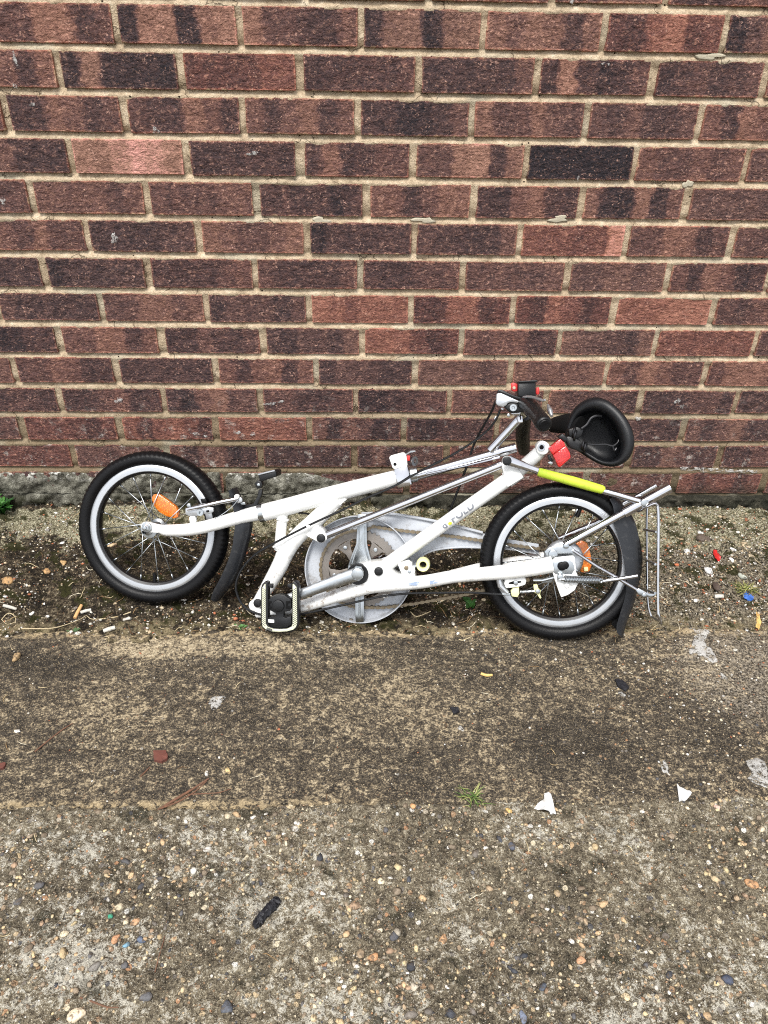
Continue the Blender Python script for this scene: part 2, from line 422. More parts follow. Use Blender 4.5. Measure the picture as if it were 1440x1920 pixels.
# ------------------------------------------------------------------ materials: bicycle and litter
def simple(name, col, rough, metal=0.0, spec=0.5, coat=0.0, wear=0.0, wcol=None, ns=60, bump=0.0, bs=300, rvar=0.0, **kw):
    t = NT(name); P = t.pos(); c = col
    if wear:
        c = t.mix(t.math('MULTIPLY', t.ss(t.noise(P, ns, 5, 0.7), 0.52, 0.72), wear), col, wcol)
    nb = t.bump(t.noise(P, bs, 3, 0.6), bump, 0.8) if bump else None
    r = rough
    if rvar: r = t.ss(t.noise(P, 45, 4, 0.6), 0.35, 0.7, rough, rough+rvar)
    return t.bsdf(c, r, metal, spec, nb, coat, **kw)
def paint_material():
    t = NT('white_paint'); P = t.pos(); s = t.sep(P)
    c = srgb(232, 233, 231)
    sc = t.ss(t.noise(t.vmath('MULTIPLY', P, (0.5, 1, 1.6)), 95, 4, 0.7), 0.66, 0.74)
    c = t.mix(t.math('MULTIPLY', sc, 0.5), c, srgb(150, 142, 130))
    # road dirt thrown up over the lowest tubes
    low = t.math('MULTIPLY', t.ss(s[2], 0.20, 0.03), t.ss(t.noise(P, 60, 5, 0.75), 0.49, 0.66))
    c = t.mix(t.math('MULTIPLY', low, 0.75), c, srgb(120, 96, 70))
    ch = t.math('MULTIPLY', t.ss(t.noise(P, 170, 3, 0.6), 0.70, 0.74), t.ss(t.noise(P, 16, 2), 0.50, 0.60))
    c = t.mix(ch, c, srgb(70, 64, 58))
    return t.bsdf(c, t.ss(t.noise(P, 30, 3), 0.35, 0.7, 0.22, 0.42), spec=0.5, coat=0.3)
M_WHITE = paint_material()
M_CHROME = simple('chrome', (0.56, 0.565, 0.59, 1), 0.04, 1.0, rvar=0.05, wear=0.5, wcol=(0.36, 0.35, 0.34, 1), ns=130)
M_STEEL = simple('zinc_steel', (0.44, 0.47, 0.49, 1), 0.28, 1.0, rvar=0.2, wear=0.5, wcol=(0.40, 0.37, 0.33, 1), ns=150)
M_ALU = simple('brushed_aluminium', (0.52, 0.54, 0.565, 1), 0.36, 0.85, rvar=0.15, wear=0.5, wcol=(0.48, 0.48, 0.48, 1), ns=80)
M_RUBBER = simple('tyre_rubber', srgb(11, 11, 13), 0.42, spec=0.20, wear=0.30, wcol=srgb(30, 29, 27), ns=30, bump=0.0006, bs=420)
M_PLASTIC = simple('black_plastic', srgb(15, 16, 18), 0.40, spec=0.4, wear=0.3, wcol=srgb(34, 34, 36), bump=0.0004, bs=600)
M_GUARD = simple('mudguard_plastic', srgb(32, 34, 38), 0.36, spec=0.45, wear=0.5, wcol=srgb(70, 70, 70), ns=70)
M_VINYL = simple('saddle_vinyl', srgb(17, 18, 21), 0.42, spec=0.4, wear=0.35, wcol=srgb(34, 35, 37), ns=50, bump=0.0004, bs=700)
M_DARK = simple('dark_inside', srgb(10, 10, 11), 0.8, spec=0.2)
M_BLACKRIM = simple('black_rim_wall', srgb(12, 12, 14), 0.45)
M_GREY = simple('grey_plastic', srgb(180, 184, 190), 0.40, spec=0.4, wear=0.65, wcol=srgb(122, 116, 108), ns=26)
M_RING = simple('chainring_steel', srgb(128, 122, 116), 0.5, 0.5, wear=0.7, wcol=srgb(88, 74, 60), ns=60)
M_CHAIN = simple('rusty_chain', srgb(128, 116, 96), 0.5, 0.6, wear=0.8, wcol=srgb(70, 54, 40), ns=160)
M_LIME = simple('lime_foam', srgb(186, 208, 62), 0.55, spec=0.35, wear=0.5, wcol=srgb(140, 152, 52), ns=70, bump=0.0004)
M_CREAM = simple('cream_nylon', srgb(226, 226, 168), 0.45, wear=0.4, wcol=srgb(186, 182, 128), ns=120)
def reflector_material(name, a, b):
    t = NT(name); o = t.objc()
    vo = t.voro(t.pos(), 420)
    c = t.mix(t.ss(vo['Distance'], 0.1, 0.6), a, b)
    return t.bsdf(c, 0.22, spec=0.6, coat=0.5, normal=t.bump(vo['Distance'], 0.0008, 0.5))
M_ORANGE = reflector_material('orange_reflector', srgb(232, 146, 40), srgb(196, 96, 16))
M_RED = reflector_material('red_reflector', srgb(226, 50, 44), srgb(172, 16, 16))
M_REDPL = simple('red_plastic', srgb(186, 40, 38), 0.45, wear=0.5, wcol=srgb(140, 40, 36), ns=120)
M_TAPE = simple('pedal_grip_rubber', srgb(206, 208, 182), 0.7, wear=0.5, wcol=srgb(150, 150, 128), ns=120)
M_LETTER = simple('grey_lettering', srgb(126, 130, 138), 0.4)
M_LETTERL = simple('lime_lettering', srgb(206, 214, 70), 0.4)
M_STICKER = simple('blue_grey_sticker', srgb(140, 156, 180), 0.4, wear=0.8, wcol=srgb(226, 228, 230), ns=160)
M_PAPER = simple('white_paper', srgb(206, 206, 204), 0.85, spec=0.2, wear=0.6, wcol=srgb(150, 142, 130), ns=90)
M_CIG = simple('cigarette_paper', srgb(190, 186, 176), 0.9, spec=0.2, wear=0.85, wcol=srgb(110, 98, 82), ns=120)
def spill_material(name, a0):
    t = NT(name); P = t.pos()
    n = t.math('ADD', t.math('MULTIPLY', t.noise(P, 260, 4, 0.7), 0.7), t.math('MULTIPLY', t.noise(P, 70, 3, 0.6), 0.5))
    c = t.mix(n, srgb(150, 146, 138), srgb(214, 213, 210))
    return t.bsdf(c, 0.9, spec=0.15, normal=t.bump(n, 0.002, 0.8), Alpha=t.ss(n, a0, a0+0.14, 0.0, 0.7))
M_SPILL = spill_material('powdery_white', 0.50); M_SPLAT = spill_material('white_splash', 0.54)
M_STEM = simple('dry_stem', srgb(188, 172, 138), 0.85, wear=0.6, wcol=srgb(136, 116, 84), ns=120)
M_DSTEEL = simple('dull_dark_steel', (0.05, 0.05, 0.053, 1), 0.4, 0.9)
M_FILTER = simple('cigarette_filter', srgb(206, 160, 108), 0.85, wear=0.4, wcol=srgb(150, 110, 72), ns=200)
M_BLUE = simple('blue_plastic', srgb(56, 98, 172), 0.45, wear=0.6, wcol=srgb(110, 140, 190), ns=160)
M_TWIG = simple('twig_bark', srgb(104, 74, 56), 0.85, wear=0.7, wcol=srgb(140, 96, 70), ns=140)
M_BLACKLIT = simple('black_debris', srgb(22, 22, 28), 0.6, wear=0.5, wcol=srgb(44, 44, 52), bump=0.002, bs=200)
M_CHIP = simple('brick_chip', srgb(98, 56, 46), 0.9, wear=0.8, wcol=srgb(74, 58, 50), ns=120)
M_YLEAF = simple('yellow_leaf', srgb(212, 176, 108), 0.7, wear=0.6, wcol=srgb(170, 126, 64), ns=90)
M_FILL = simple('pale_filler', srgb(176, 168, 148), 0.9, wear=0.5, wcol=srgb(150, 146, 128), ns=160, bump=0.001)

# ------------------------------------------------------------------ object helpers
def link(o, parent=None):
    COL.objects.link(o)
    if parent is not None: o.parent = parent
    return o
def mesh_obj(name, verts, faces, mat, parent=None, smooth=True, origin=None):
    me = bpy.data.meshes.new(name)
    org = Vector(origin) if origin is not None else (WORLD.get(parent, Vector((0, 0, 0))) if parent is not None else Vector((0, 0, 0)))
    vs = [tuple(Vector(v)-org) for v in verts]
    me.from_pydata(vs, [], faces)
    me.materials.append(mat)
    if smooth:
        me.polygons.foreach_set('use_smooth', [True]*len(me.polygons))
    me.update()
    o = bpy.data.objects.new(name, me)
    link(o, parent)
    if origin is not None:
        par = WORLD.get(parent, Vector((0, 0, 0))) if parent is not None else Vector((0, 0, 0))
        o.location = org-par
    WORLD[o] = org
    return o
WORLD = {}
def empty(name, loc):
    o = bpy.data.objects.new(name, None); o.empty_display_size = 0.05
    o.location = loc; link(o); WORLD[o] = Vector(loc)
    return o
def tag(o, label=None, cat=None, group=None, kind=None):
    if label: o['label'] = label
    if cat: o['category'] = cat
    if group: o['group'] = group
    if kind: o['kind'] = kind
    return o
class MB:
    """collects shapes, then links them as one mesh"""
    def __init__(s): s.v = []; s.f = []; s.sharp = False
    def add(s, vs, fs):
        k = len(s.v); s.v += [Vector(v) for v in vs]; s.f += [tuple(i+k for i in f) for f in fs]; return s
    def tube(s, pts, r, n=12, caps=True, sub=0, flat=None):
        pts = [Vector(p) for p in pts]
        rs = list(r) if isinstance(r, (list, tuple)) else [r]*len(pts)
        if sub: pts, rs = catmull(pts, rs, sub)
        fr = None; rings = []
        for i, p in enumerate(pts):
            a = pts[max(i-1, 0)]; b = pts[min(i+1, len(pts)-1)]; tdir = (b-a)
            if tdir.length < 1e-9: tdir = Vector((0, 0, 1))
            tdir.normalize()
            if fr is None:
                ref = flat[0] if flat else (Vector((0, 0, 1)) if abs(tdir.z) < 0.9 else Vector((1, 0, 0)))
                fr = (ref - tdir*ref.dot(tdir)).normalized()
            else:
                fr = (fr - tdir*fr.dot(tdir)).normalized()
            sd_ = tdir.cross(fr)
            ka = flat[1] if flat else 1.0
            rings.append([p + (fr*math.cos(2*math.pi*j/n)*ka + sd_*math.sin(2*math.pi*j/n))*rs[i] for j in range(n)])
        vs = [q for ring in rings for q in ring]; fs = []
        for i in range(len(rings)-1):
            for j in range(n):
                fs.append((i*n+j, i*n+(j+1) % n, (i+1)*n+(j+1) % n, (i+1)*n+j))
        if caps:
            fs.append(tuple(range(n-1, -1, -1))); fs.append(tuple((len(rings)-1)*n+j for j in range(n)))
        return s.add(vs, fs)
    def revolve(s, c, axis, prof, n=32, closed=False, ref=None):
        """prof: list of (radius, height along axis)"""
        axis = Vector(axis).normalized()
        ref = Vector(ref) if ref is not None else (Vector((0, 0, 1)) if abs(axis.z) < 0.9 else Vector((1, 0, 0)))
        a = (ref-axis*ref.dot(axis)).normalized(); b = axis.cross(a)
        vs = []; fs = []; m = len(prof)
        for i in range(n):
            th = 2*math.pi*i/n; d = a*math.cos(th)+b*math.sin(th)
            for (r, h) in prof: vs.append(Vector(c)+d*r+axis*h)
        for i in range(n):
            k = (i+1) % n
            for j in range(m-1 if not closed else m):
                jj = (j+1) % m
                fs.append((i*m+j, k*m+j, k*m+jj, i*m+jj))
        return s.add(vs, fs)
    def disc(s, c, axis, r, h, n=24, dome=0.25):
        """capped button: from c along axis by h, with rounded edge"""
        b = min(r*dome, h*0.5)
        return s.revolve(c, axis, [(1e-5, 0), (r, 0), (r, h-b), (r-b*0.3, h-b*0.3), (r-b, h), (1e-5, h)], n)
    def box(s, c, ax, ay, az, hx, hy, hz, bev=0.0):
        bm = bmesh.new(); bmesh.ops.create_cube(bm, size=2.0)
        for v in bm.verts: v.co = Vector((v.co.x*hx, v.co.y*hy, v.co.z*hz))
        if bev: bmesh.ops.bevel(bm, geom=list(bm.edges), offset=bev, segments=2, profile=0.5, affect='EDGES')
        ax, ay, az = [Vector(q).normalized() for q in (ax, ay, az)]
        bm.verts.index_update()
        vs = [Vector(c)+ax*v.co.x+ay*v.co.y+az*v.co.z for v in bm.verts]
        fs = [tuple(v.index for v in f.verts) for f in bm.faces]
        bm.free(); return s.add(vs, fs)
    def plate(s, front, nrm, th, bev=0.0, holes=None):
        """flat piece: outline 'front' pushed back along -nrm by th"""
        bm = bmesh.new()
        fv = [bm.verts.new(p) for p in front]
        f = bm.faces.new(fv)
        f.normal_update()
        if f.normal.dot(nrm) < 0: f.normal_flip()
        r = bmesh.ops.extrude_face_region(bm, geom=[f])
        ev = [e for e in r['geom'] if isinstance(e, bmesh.types.BMVert)]
        bmesh.ops.translate(bm, verts=ev, vec=-Vector(nrm)*th)
        bmesh.ops.recalc_face_normals(bm, faces=bm.faces)
        if bev:
            bmesh.ops.bevel(bm, geom=[e for e in bm.edges], offset=bev, segments=2, profile=0.5, affect='EDGES')
        bm.verts.index_update()
        vs = [v.co.copy() for v in bm.verts]; fs = [tuple(v.index for v in g.verts) for g in bm.faces]
        bm.free(); return s.add(vs, fs)
    def loft(s, rings, closed=True, cap0=False, cap1=False):
        n = len(rings[0]); vs = [p for r in rings for p in r]; fs = []
        for i in range(len(rings)-1):
            for j in range(n if closed else n-1):
                fs.append((i*n+j, i*n+(j+1) % n, (i+1)*n+(j+1) % n, (i+1)*n+j))
        if cap0: fs.append(tuple(range(n-1, -1, -1)))
        if cap1: fs.append(tuple((len(rings)-1)*n+j for j in range(n)))
        return s.add(vs, fs)
    def build(s, name, mat, parent=None, auto=35, origin=None):
        o = mesh_obj(name, s.v, s.f, mat, parent, True, origin)
        bm = bmesh.new(); bm.from_mesh(o.data)
        bmesh.ops.recalc_face_normals(bm, faces=bm.faces)
        if auto:
            lim = math.radians(auto)
            for e in bm.edges:
                if len(e.link_faces) == 2 and e.calc_face_angle(0) > lim: e.smooth = False
        bm.to_mesh(o.data); bm.free()
        return o
def catmull(pts, rs, sub):
    P = [pts[0]*2-pts[1]]+list(pts)+[pts[-1]*2-pts[-2]]; op = []; orr = []
    for i in range(1, len(P)-2):
        for k in range(sub):
            t = k/sub; t2 = t*t; t3 = t2*t
            op.append(0.5*((2*P[i])+(P[i+1]-P[i-1])*t+(2*P[i-1]-5*P[i]+4*P[i+1]-P[i+2])*t2+(3*P[i]-P[i-1]-3*P[i+1]+P[i+2])*t3))
            orr.append(rs[i-1]*(1-t)+rs[i]*t)
    op.append(pts[-1].copy()); orr.append(rs[-1])
    return op, orr
def add_color(me, name, cols):
    a = me.color_attributes.new(name, 'FLOAT_COLOR', 'POINT')
    a.data.foreach_set('color', np.asarray(cols, dtype=np.float32).ravel())

# ================================================================== GROUND
Y_SOIL, Y_SLAB = -0.500, -0.906
def h_soil(x, y):
    z = -0.006 + fbm(x, y, 0.11, 21, 2)*0.016 + fbm(x, y, 0.026, 24, 2)*0.010 + fbm(x, y, 0.008, 27, 2)*0.0060
    z = z + np.clip((y+0.035)/0.035, 0, 1)*np.where(x < 0.2, 0.010, -0.006)
    z = z - 0.016*np.exp(-((x-0.01)/0.13)**2-((y+0.40)/0.085)**2)
    return z
def h_strip(x, y):
    z = fbm(x, y, 0.20, 31, 2)*0.005 + fbm(x*0.7, y, 0.016, 34, 2)*0.0034 + fbm(x, y, 0.006, 37, 1)*0.0020
    for (yy, d, w) in ((-0.588+0.0, 0.0034, 0.004), (-0.792, 0.0042, 0.0030)):
        wob = fbm(x, y*0, 0.08, 41, 2)*0.006
        z = z - d*np.exp(-((y-yy-wob)/w)**2)*(0.35+1.3*np.clip(vnoise(x, y*0, 0.06, 43)+0.4, 0, 1))
    z = z + np.where(y > -0.588, 0.0012, 0) - 0.0
    edge = Y_SOIL + fbm(x, y*0, 0.05, 45, 3)*0.016
    z = z - np.clip((y-edge)/0.010, 0, 1)**0.7*0.022
    z = z - np.clip((Y_SLAB+0.006-y)/0.010, 0, 1)*0.012
    return z
def h_slab(x, y):
    z = 0.000 + fbm(x, y, 0.24, 51, 2)*0.008 + fbm(x, y, 0.018, 54, 2)*0.0070 + fbm(x, y, 0.007, 57, 2)*0.0048
    edge = Y_SLAB + fbm(x, y*0, 0.06, 58, 3)*0.014
    return z - np.clip((y-edge)/0.010, 0, 1)**0.8*0.012
def ground_z(x, y):
    x = np.atleast_1d(np.asarray(x, float)); y = np.atleast_1d(np.asarray(y, float))
    z = h_slab(x, y)
    z = np.where(y > Y_SLAB-0.012, np.maximum(h_strip(x, y), np.where(y < Y_SLAB+0.02, z, -1)), z)
    z = np.where(y > Y_SOIL-0.02, np.maximum(h_soil(x, y), h_strip(x, np.minimum(y, Y_SOIL+0.03))), z)
    return z
def lines(a, b, fa, fb, fine, coarse):
    L = []
    if fa > a: L += list(np.arange(a, fa, coarse))
    L += list(np.arange(fa, fb, fine))
    if b > fb: L += list(np.arange(fb, b+coarse*0.5, coarse))
    return np.array(L)
def sheet(name, xs, ys, hf, mat, kind='structure'):
    X, Y = np.meshgrid(xs, ys); Z = hf(X.ravel(), Y.ravel())
    n, m = len(xs), len(ys)
    co = np.stack([X.ravel(), Y.ravel(), Z], 1).astype(np.float32)
    i = np.arange(m-1)[:, None]*n + np.arange(n-1)[None, :]
    q = np.stack([i, i+1, i+n+1, i+n], -1).reshape(-1, 4)
    me = bpy.data.meshes.new(name)
    me.vertices.add(len(co)); me.vertices.foreach_set('co', co.ravel())
    me.loops.add(q.size); me.loops.foreach_set('vertex_index', q.ravel().astype(np.int32))
    me.polygons.add(len(q)); me.polygons.foreach_set('loop_start', np.arange(0, q.size, 4, dtype=np.int32))
    me.polygons.foreach_set('loop_total', np.full(len(q), 4, dtype=np.int32))
    me.polygons.foreach_set('use_smooth', np.ones(len(q), dtype=bool))
    me.update(calc_edges=True); me.materials.append(mat)
    o = bpy.data.objects.new(name, me); link(o); tag(o, kind=kind)
    return o
XS = lines(-3.2, 3.2, -0.98, 1.06, 0.0026, 0.03)
sheet('soil_verge', XS, lines(-0.53, 0.03, -0.53, 0.03, 0.0028, 0.03), h_soil, M_SOIL)
sheet('concrete_strip', XS, lines(Y_SLAB-0.012, Y_SOIL+0.018, Y_SLAB-0.012, Y_SOIL+0.018, 0.0028, 0.03), h_strip, M_STRIP)
XS2 = lines(-3.2, 3.2, -0.72, 0.80, 0.0026, 0.03)
sheet('concrete_slab', XS2, lines(-3.4, Y_SLAB+0.012, -1.33, Y_SLAB+0.012, 0.0026, 0.03), h_slab, M_SLAB)
g = mesh_obj('ground', [(-60, -60, -0.03), (60, -60, -0.03), (60, 40, -0.03), (-60, 40, -0.03)], [(0, 1, 2, 3)], M_SLAB, smooth=False)
tag(g, kind='structure')

# ================================================================== WALL
GAUGE = [0.07382, 0.07555, 0.07619, 0.07641, 0.07606, 0.07488, 0.07417, 0.07303, 0.07283, 0.07276, 0.07307, 0.07388]
BEDS = [0.9850]
for gz in GAUGE: BEDS.append(BEDS[-1]-gz)
BEDS.append(BEDS[-1]-0.0745)                  # under the lowest course
BEDS = [BEDS[0]+0.150, BEDS[0]+0.0748] + BEDS   # two courses above
# each course: name, height of its middle in the photo, joints seen there
JOINTS = [(4, [571, 803, 1035, 1250]),
 (50, [217, 449, 677, 907, 1135, 1362]), (133, [110, 337, 563, 785, 1008, 1226, 1441]), (216, [10, 235, 454, 671, 885, 1101, 1315]),
 (298, [134, 348, 563, 776, 987, 1192, 1402]), (372, [61, 274, 481, 686, 890, 1090, 1290]), (447, [164, 371, 577, 776, 975, 1175, 1372]),
 (516, [82, 280, 478, 675, 868, 1062, 1255, 1443]), (579, [190, 387, 579, 771, 961, 1151, 1340]), (640, [111, 303, 494, 679, 865, 1049, 1230, 1417]),
 (698, [27, 218, 406, 592, 777, 959, 1137, 1322]), (753, [115, 306, 489, 667, 842, 1022, 1202, 1380]), (803, [42, 224, 405, 580, 757, 932, 1107, 1282]),
 (853, [137, 313, 489, 664, 837, 1009, 1180, 1350]), (903, [764, 931, 1098, 1265, 1432])]
# tone along each brick in six steps (0 blackened, 9 pink), first brick left of the first joint; '+' suffix: redder clay
TONES = [['332233', '354433', '433343', '333445', '322343'],
 ['336623', '166156', '633224', '155155', '545525', '225634+', '135434'],
 ['554425', '161111', '333344+', '222223', '222224', '262123', '223223', '333333'],
 ['333333', '225423', '322542', '424524', '221123', '533533', '324223', '425434'],
 ['344222', '768987', '222222', '252233', '336725', '000000', '433434', '333333'],
 ['333333', '444434', '333344', '222212', '442355', '214522', '511514', '333333'],
 ['443533', '222223', '543345', '122222', '322224', '444348+', '335523', '333333'],
 ['222222', '122222', '222234', '322223', '222333', '333334', '334434', '325412', '333333'],
 ['322222', '335534', '233323', '654555+', '225523+', '325423+', '555666+', '323444'],
 ['211122', '435524', '223223', '223324', '555323+', '434422', '433324', '444444+', '333333'],
 ['444444', '334422', '222222', '424524', '233322', '444434', '544445', '436433', '355544'],
 ['222222', '223422', '214533', '332223', '112233', '443333', '433332', '222332', '222222'],
 ['333333', '333323+', '424542+', '555554+', '414312', '212222', '333333', '333222', '324522'],
 ['433333+', '333433', '424412', '222322', '242233', '333343+', '433433', '224323', '223333'],
 ['333333', '333333+', '334433+', '344433', '424424+', '333333']]
def course_joints(k):
    py, xs = JOINTS[k]
    X = [on_wall(x, py).x for x in xs]
    n_left = 0
    while X[0] > -1.20: X.insert(0, X[0]-0.225); n_left += 1
    while X[-1] < 1.25: X.append(X[-1]+0.225)
    return X, n_left
wall = empty('brick_wall', (0, 0, 0))
tag(wall, 'weathered brown and purple brick wall with pale sandy mortar behind the bicycle', 'wall')
def brick_mesh(seed, half):
    r = np.random.default_rng(seed); nx, nz = (9, 4)
    hx, hz = 0.1075, 0.0325
    us = np.array([-1, -0.984, -0.72, -0.44, -0.16, 0.16, 0.44, 0.72, 0.984, 1])
    ws = np.array([-1, -0.945, 0.0, 0.945, 1])
    vs = []; 
    for j in range(nz+1):
        for i in range(nx+1):
            x, z, y = us[i]*hx, ws[j]*hz, r.normal(0, 0.0007)
            bx_, bz_ = i in (0, nx), j in (0, nz)
            if bx_ or bz_: y = 0.0013+abs(r.normal(0, 0.0007))
            if bx_: x += -np.sign(us[i])*abs(r.normal(0, 0.0013))
            if bz_: z += -np.sign(ws[j])*abs(r.normal(0, 0.0011))
            if bx_ and bz_:
                k = min(0.004, abs(r.normal(0.0012, 0.0012))); x -= np.sign(us[i])*k; z -= np.sign(ws[j])*k; y += 0.0006
            vs.append((x, y, z))
    W = nx+1; idx = lambda i, j: j*W+i
    fs = [(idx(i, j), idx(i+1, j), idx(i+1, j+1), idx(i, j+1)) for j in range(nz) for i in range(nx)]
    loop = [idx(i, 0) for i in range(nx)]+[idx(nx, j) for j in range(nz)]+[idx(i, nz) for i in range(nx, 0, -1)]+[idx(0, j) for j in range(nz, 0, -1)]
    b0 = len(vs)
    for k in loop: vs.append((vs[k][0], 0.05, vs[k][2]))
    L = len(loop)
    for k in range(L): fs.append((loop[(k+1) % L], loop[k], b0+k, b0+(k+1) % L))
    me = bpy.data.meshes.new('brick'); me.from_pydata(vs, [], fs)
    me.polygons.foreach_set('use_smooth', [False]*len(fs)); me.materials.append(M_BRICK); me.update()
    return me
BRICKS = [brick_mesh(100+i, False) for i in range(14)]
def seg_of(s):
    red = 0.62 if s.endswith('+') else random.uniform(0.0, 0.24)
    v = [int(c)/10+random.uniform(-0.03, 0.03) for c in s[:6]]
    return v, red
spans = []      # (x0, x1, ztop, zbot) of each brick, for the mortar
for k in range(len(JOINTS)):
    X, nl = course_joints(k); zt, zb = BEDS[k], BEDS[k+1]
    for i in range(len(X)-1):
        # tone index: brick between joints i and i+1 ; seen joints begin at index nl
        ti = i-nl+1
        tl = TONES[k]
        s = tl[ti] if 0 <= ti < len(tl) else ''.join(random.choice('2233445') for _ in range(6))
        v, red = seg_of(s)
        o = bpy.data.objects.new('brick', random.choice(BRICKS)); link(o, wall)
        jt = 0.0112 if k < 11 else 0.0120
        jx = random.uniform(0.0085, 0.0120)
        jx += random.choice([0, 0, 0, 0, 0.003, 0.006])
        if k >= 12: jx += 0.002
        L = X[i+1]-X[i]-jx; H = zt-zb-jt+random.uniform(-0.001, 0.001)
        o.location = ((X[i]+X[i+1])/2, random.uniform(-0.0012, 0.0012), (zt+zb)/2+random.uniform(-0.0008, 0.0008))
        fl = 1 if random.random() < 0.5 else -1
        o.scale = (fl*L/0.215, 1, fl*H/0.065)
        if fl < 0: v = v[::-1]
        o.rotation_euler = (random.uniform(-0.008, 0.008), random.uniform(-0.004, 0.004), random.uniform(-0.003, 0.003))
        o['seg_a'] = v[:3]; o['seg_b'] = v[3:]; o['red'] = red
# bricks farther along and higher up the same wall, out of the photograph
def brick_field():
    vs = []; fs = []; A = []; Bv = []; R = []; U = []
    def put(x0, x1, zb, zt):
        me = random.choice(BRICKS); k = len(vs); L, H = x1-x0-0.011, zt-zb-0.011
        v, red = seg_of(''.join(random.choice('2233445') for _ in range(6)))
        for q in me.vertices:
            vs.append(((x0+x1)/2+q.co.x*L/0.215, q.co.y, (zb+zt)/2+q.co.z*H/0.065))
            U.append((q.co.x/0.215+0.5, q.co.z/0.065, 0))
        n = len(me.vertices); A.extend([v[:3]]*n); Bv.extend([v[3:]]*n); R.extend([red]*n)
        for p in me.polygons: fs.append(tuple(i+k for i in p.vertices))
    for k in range(len(JOINTS)):
        X, nl = course_joints(k)
        a = X[0]
        while a > -3.0: put(a-0.225, a, BEDS[k+1], BEDS[k]); a -= 0.225
        a = X[-1]
        while a < 3.0: put(a, a+0.225, BEDS[k+1], BEDS[k]); a += 0.225
    z = BEDS[0]; c = 0
    while z < 3.2:
        a = -3.0+(0.1125 if c % 2 else 0)
        while a < 3.0: put(a, a+0.225, z, z+0.075); a += 0.225
        z += 0.075; c += 1
    me = bpy.data.meshes.new('brick_field'); me.from_pydata(vs, [], fs); me.materials.append(M_BRICKF)
    for nm, typ, dat in (('seg_a', 'FLOAT_VECTOR', A), ('seg_b', 'FLOAT_VECTOR', Bv), ('brick_uv', 'FLOAT_VECTOR', U)):
        at = me.attributes.new(nm, typ, 'POINT'); at.data.foreach_set('vector', np.array(dat, dtype=np.float32).ravel())
    at = me.attributes.new('red', 'FLOAT', 'POINT'); at.data.foreach_set('value', np.array(R, dtype=np.float32))
    me.update(); o = bpy.data.objects.new('brick_field', me); link(o, wall); tag(o, kind='stuff')
    return z
WALL_TOP = brick_field()
# mortar: weather-struck beds (leaning back under the brick above), raked and patchy uprights
def mortar():
    zs = []
    allb = sorted(BEDS)
    for i, b in enumerate(allb):
        zs += [b+d for d in (-0.0085, -0.0055, -0.0032, -0.0012, 0.0010, 0.0030, 0.0048, 0.0062, 0.0085)]
        if i+1 < len(allb):
            a = allb[i+1]; zs += list(np.linspace(b+0.016, a-0.016, 6))
    zs = np.array([-0.04, -0.02]+sorted(zs)); xs = lines(-3.05, 3.05, -1.15, 1.2, 0.0030, 0.04)
    X, Z = np.meshgrid(xs, zs); x, z = X.ravel(), Z.ravel()
    nb = np.array(allb); d = z[:, None]-nb[None, :]; j = np.abs(d).argmin(1); dz = d[np.arange(len(z)), j]
    y = 0.0047+fbm(x, z, 0.03, 61, 3)*0.0034
    ramp = np.clip((dz+0.0058)/0.0116, 0, 1)         # 0 at the foot of the joint, 1 under the brick above
    depth = 0.0006+0.0088*ramp**1.3
    y_b = depth+fbm(x, z, 0.05, 64, 3)*0.0030+fbm(x, z, 0.009, 67, 2)*0.0014+0.0005
    y = np.where(np.abs(dz) < 0.0092, y_b, y)
    y = y-np.clip((0.26-z)/0.2, 0, 1)*0.0022
    n, m = len(xs), len(zs)
    i = np.arange(m-1)[:, None]*n+np.arange(n-1)[None, :]
    q = np.stack([i, i+1, i+n+1, i+n], -1).reshape(-1, 4)
    co = np.stack([x, y, z], 1).astype(np.float32)
    me = bpy.data.meshes.new('mortar')
    me.vertices.add(len(co)); me.vertices.foreach_set('co', co.ravel())
    me.loops.add(q.size); me.loops.foreach_set('vertex_index', q.ravel().astype(np.int32))
    me.polygons.add(len(q)); me.polygons.foreach_set('loop_start', np.arange(0, q.size, 4, dtype=np.int32))
    me.polygons.foreach_set('loop_total', np.full(len(q), 4, dtype=np.int32))
    me.polygons.foreach_set('use_smooth', np.ones(len(q), dtype=bool))
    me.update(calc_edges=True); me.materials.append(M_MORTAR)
    o = bpy.data.objects.new('mortar', me); link(o, wall)
    mb = MB(); mb.box((0, 0.13, WALL_TOP/2), (1, 0, 0), (0, 1, 0), (0, 0, 1), 3.05, 0.095, WALL_TOP/2+0.02)
    mb.build('wall_core', M_MORTAR, wall)
    mb = MB(); mb.box((0, 0.022, (BEDS[0]+WALL_TOP)/2), (1, 0, 0), (0, 1, 0), (0, 0, 1), 3.05, 0.015, (WALL_TOP-BEDS[0])/2)
    mb.build('mortar', M_MORTAR, wall)
mortar()
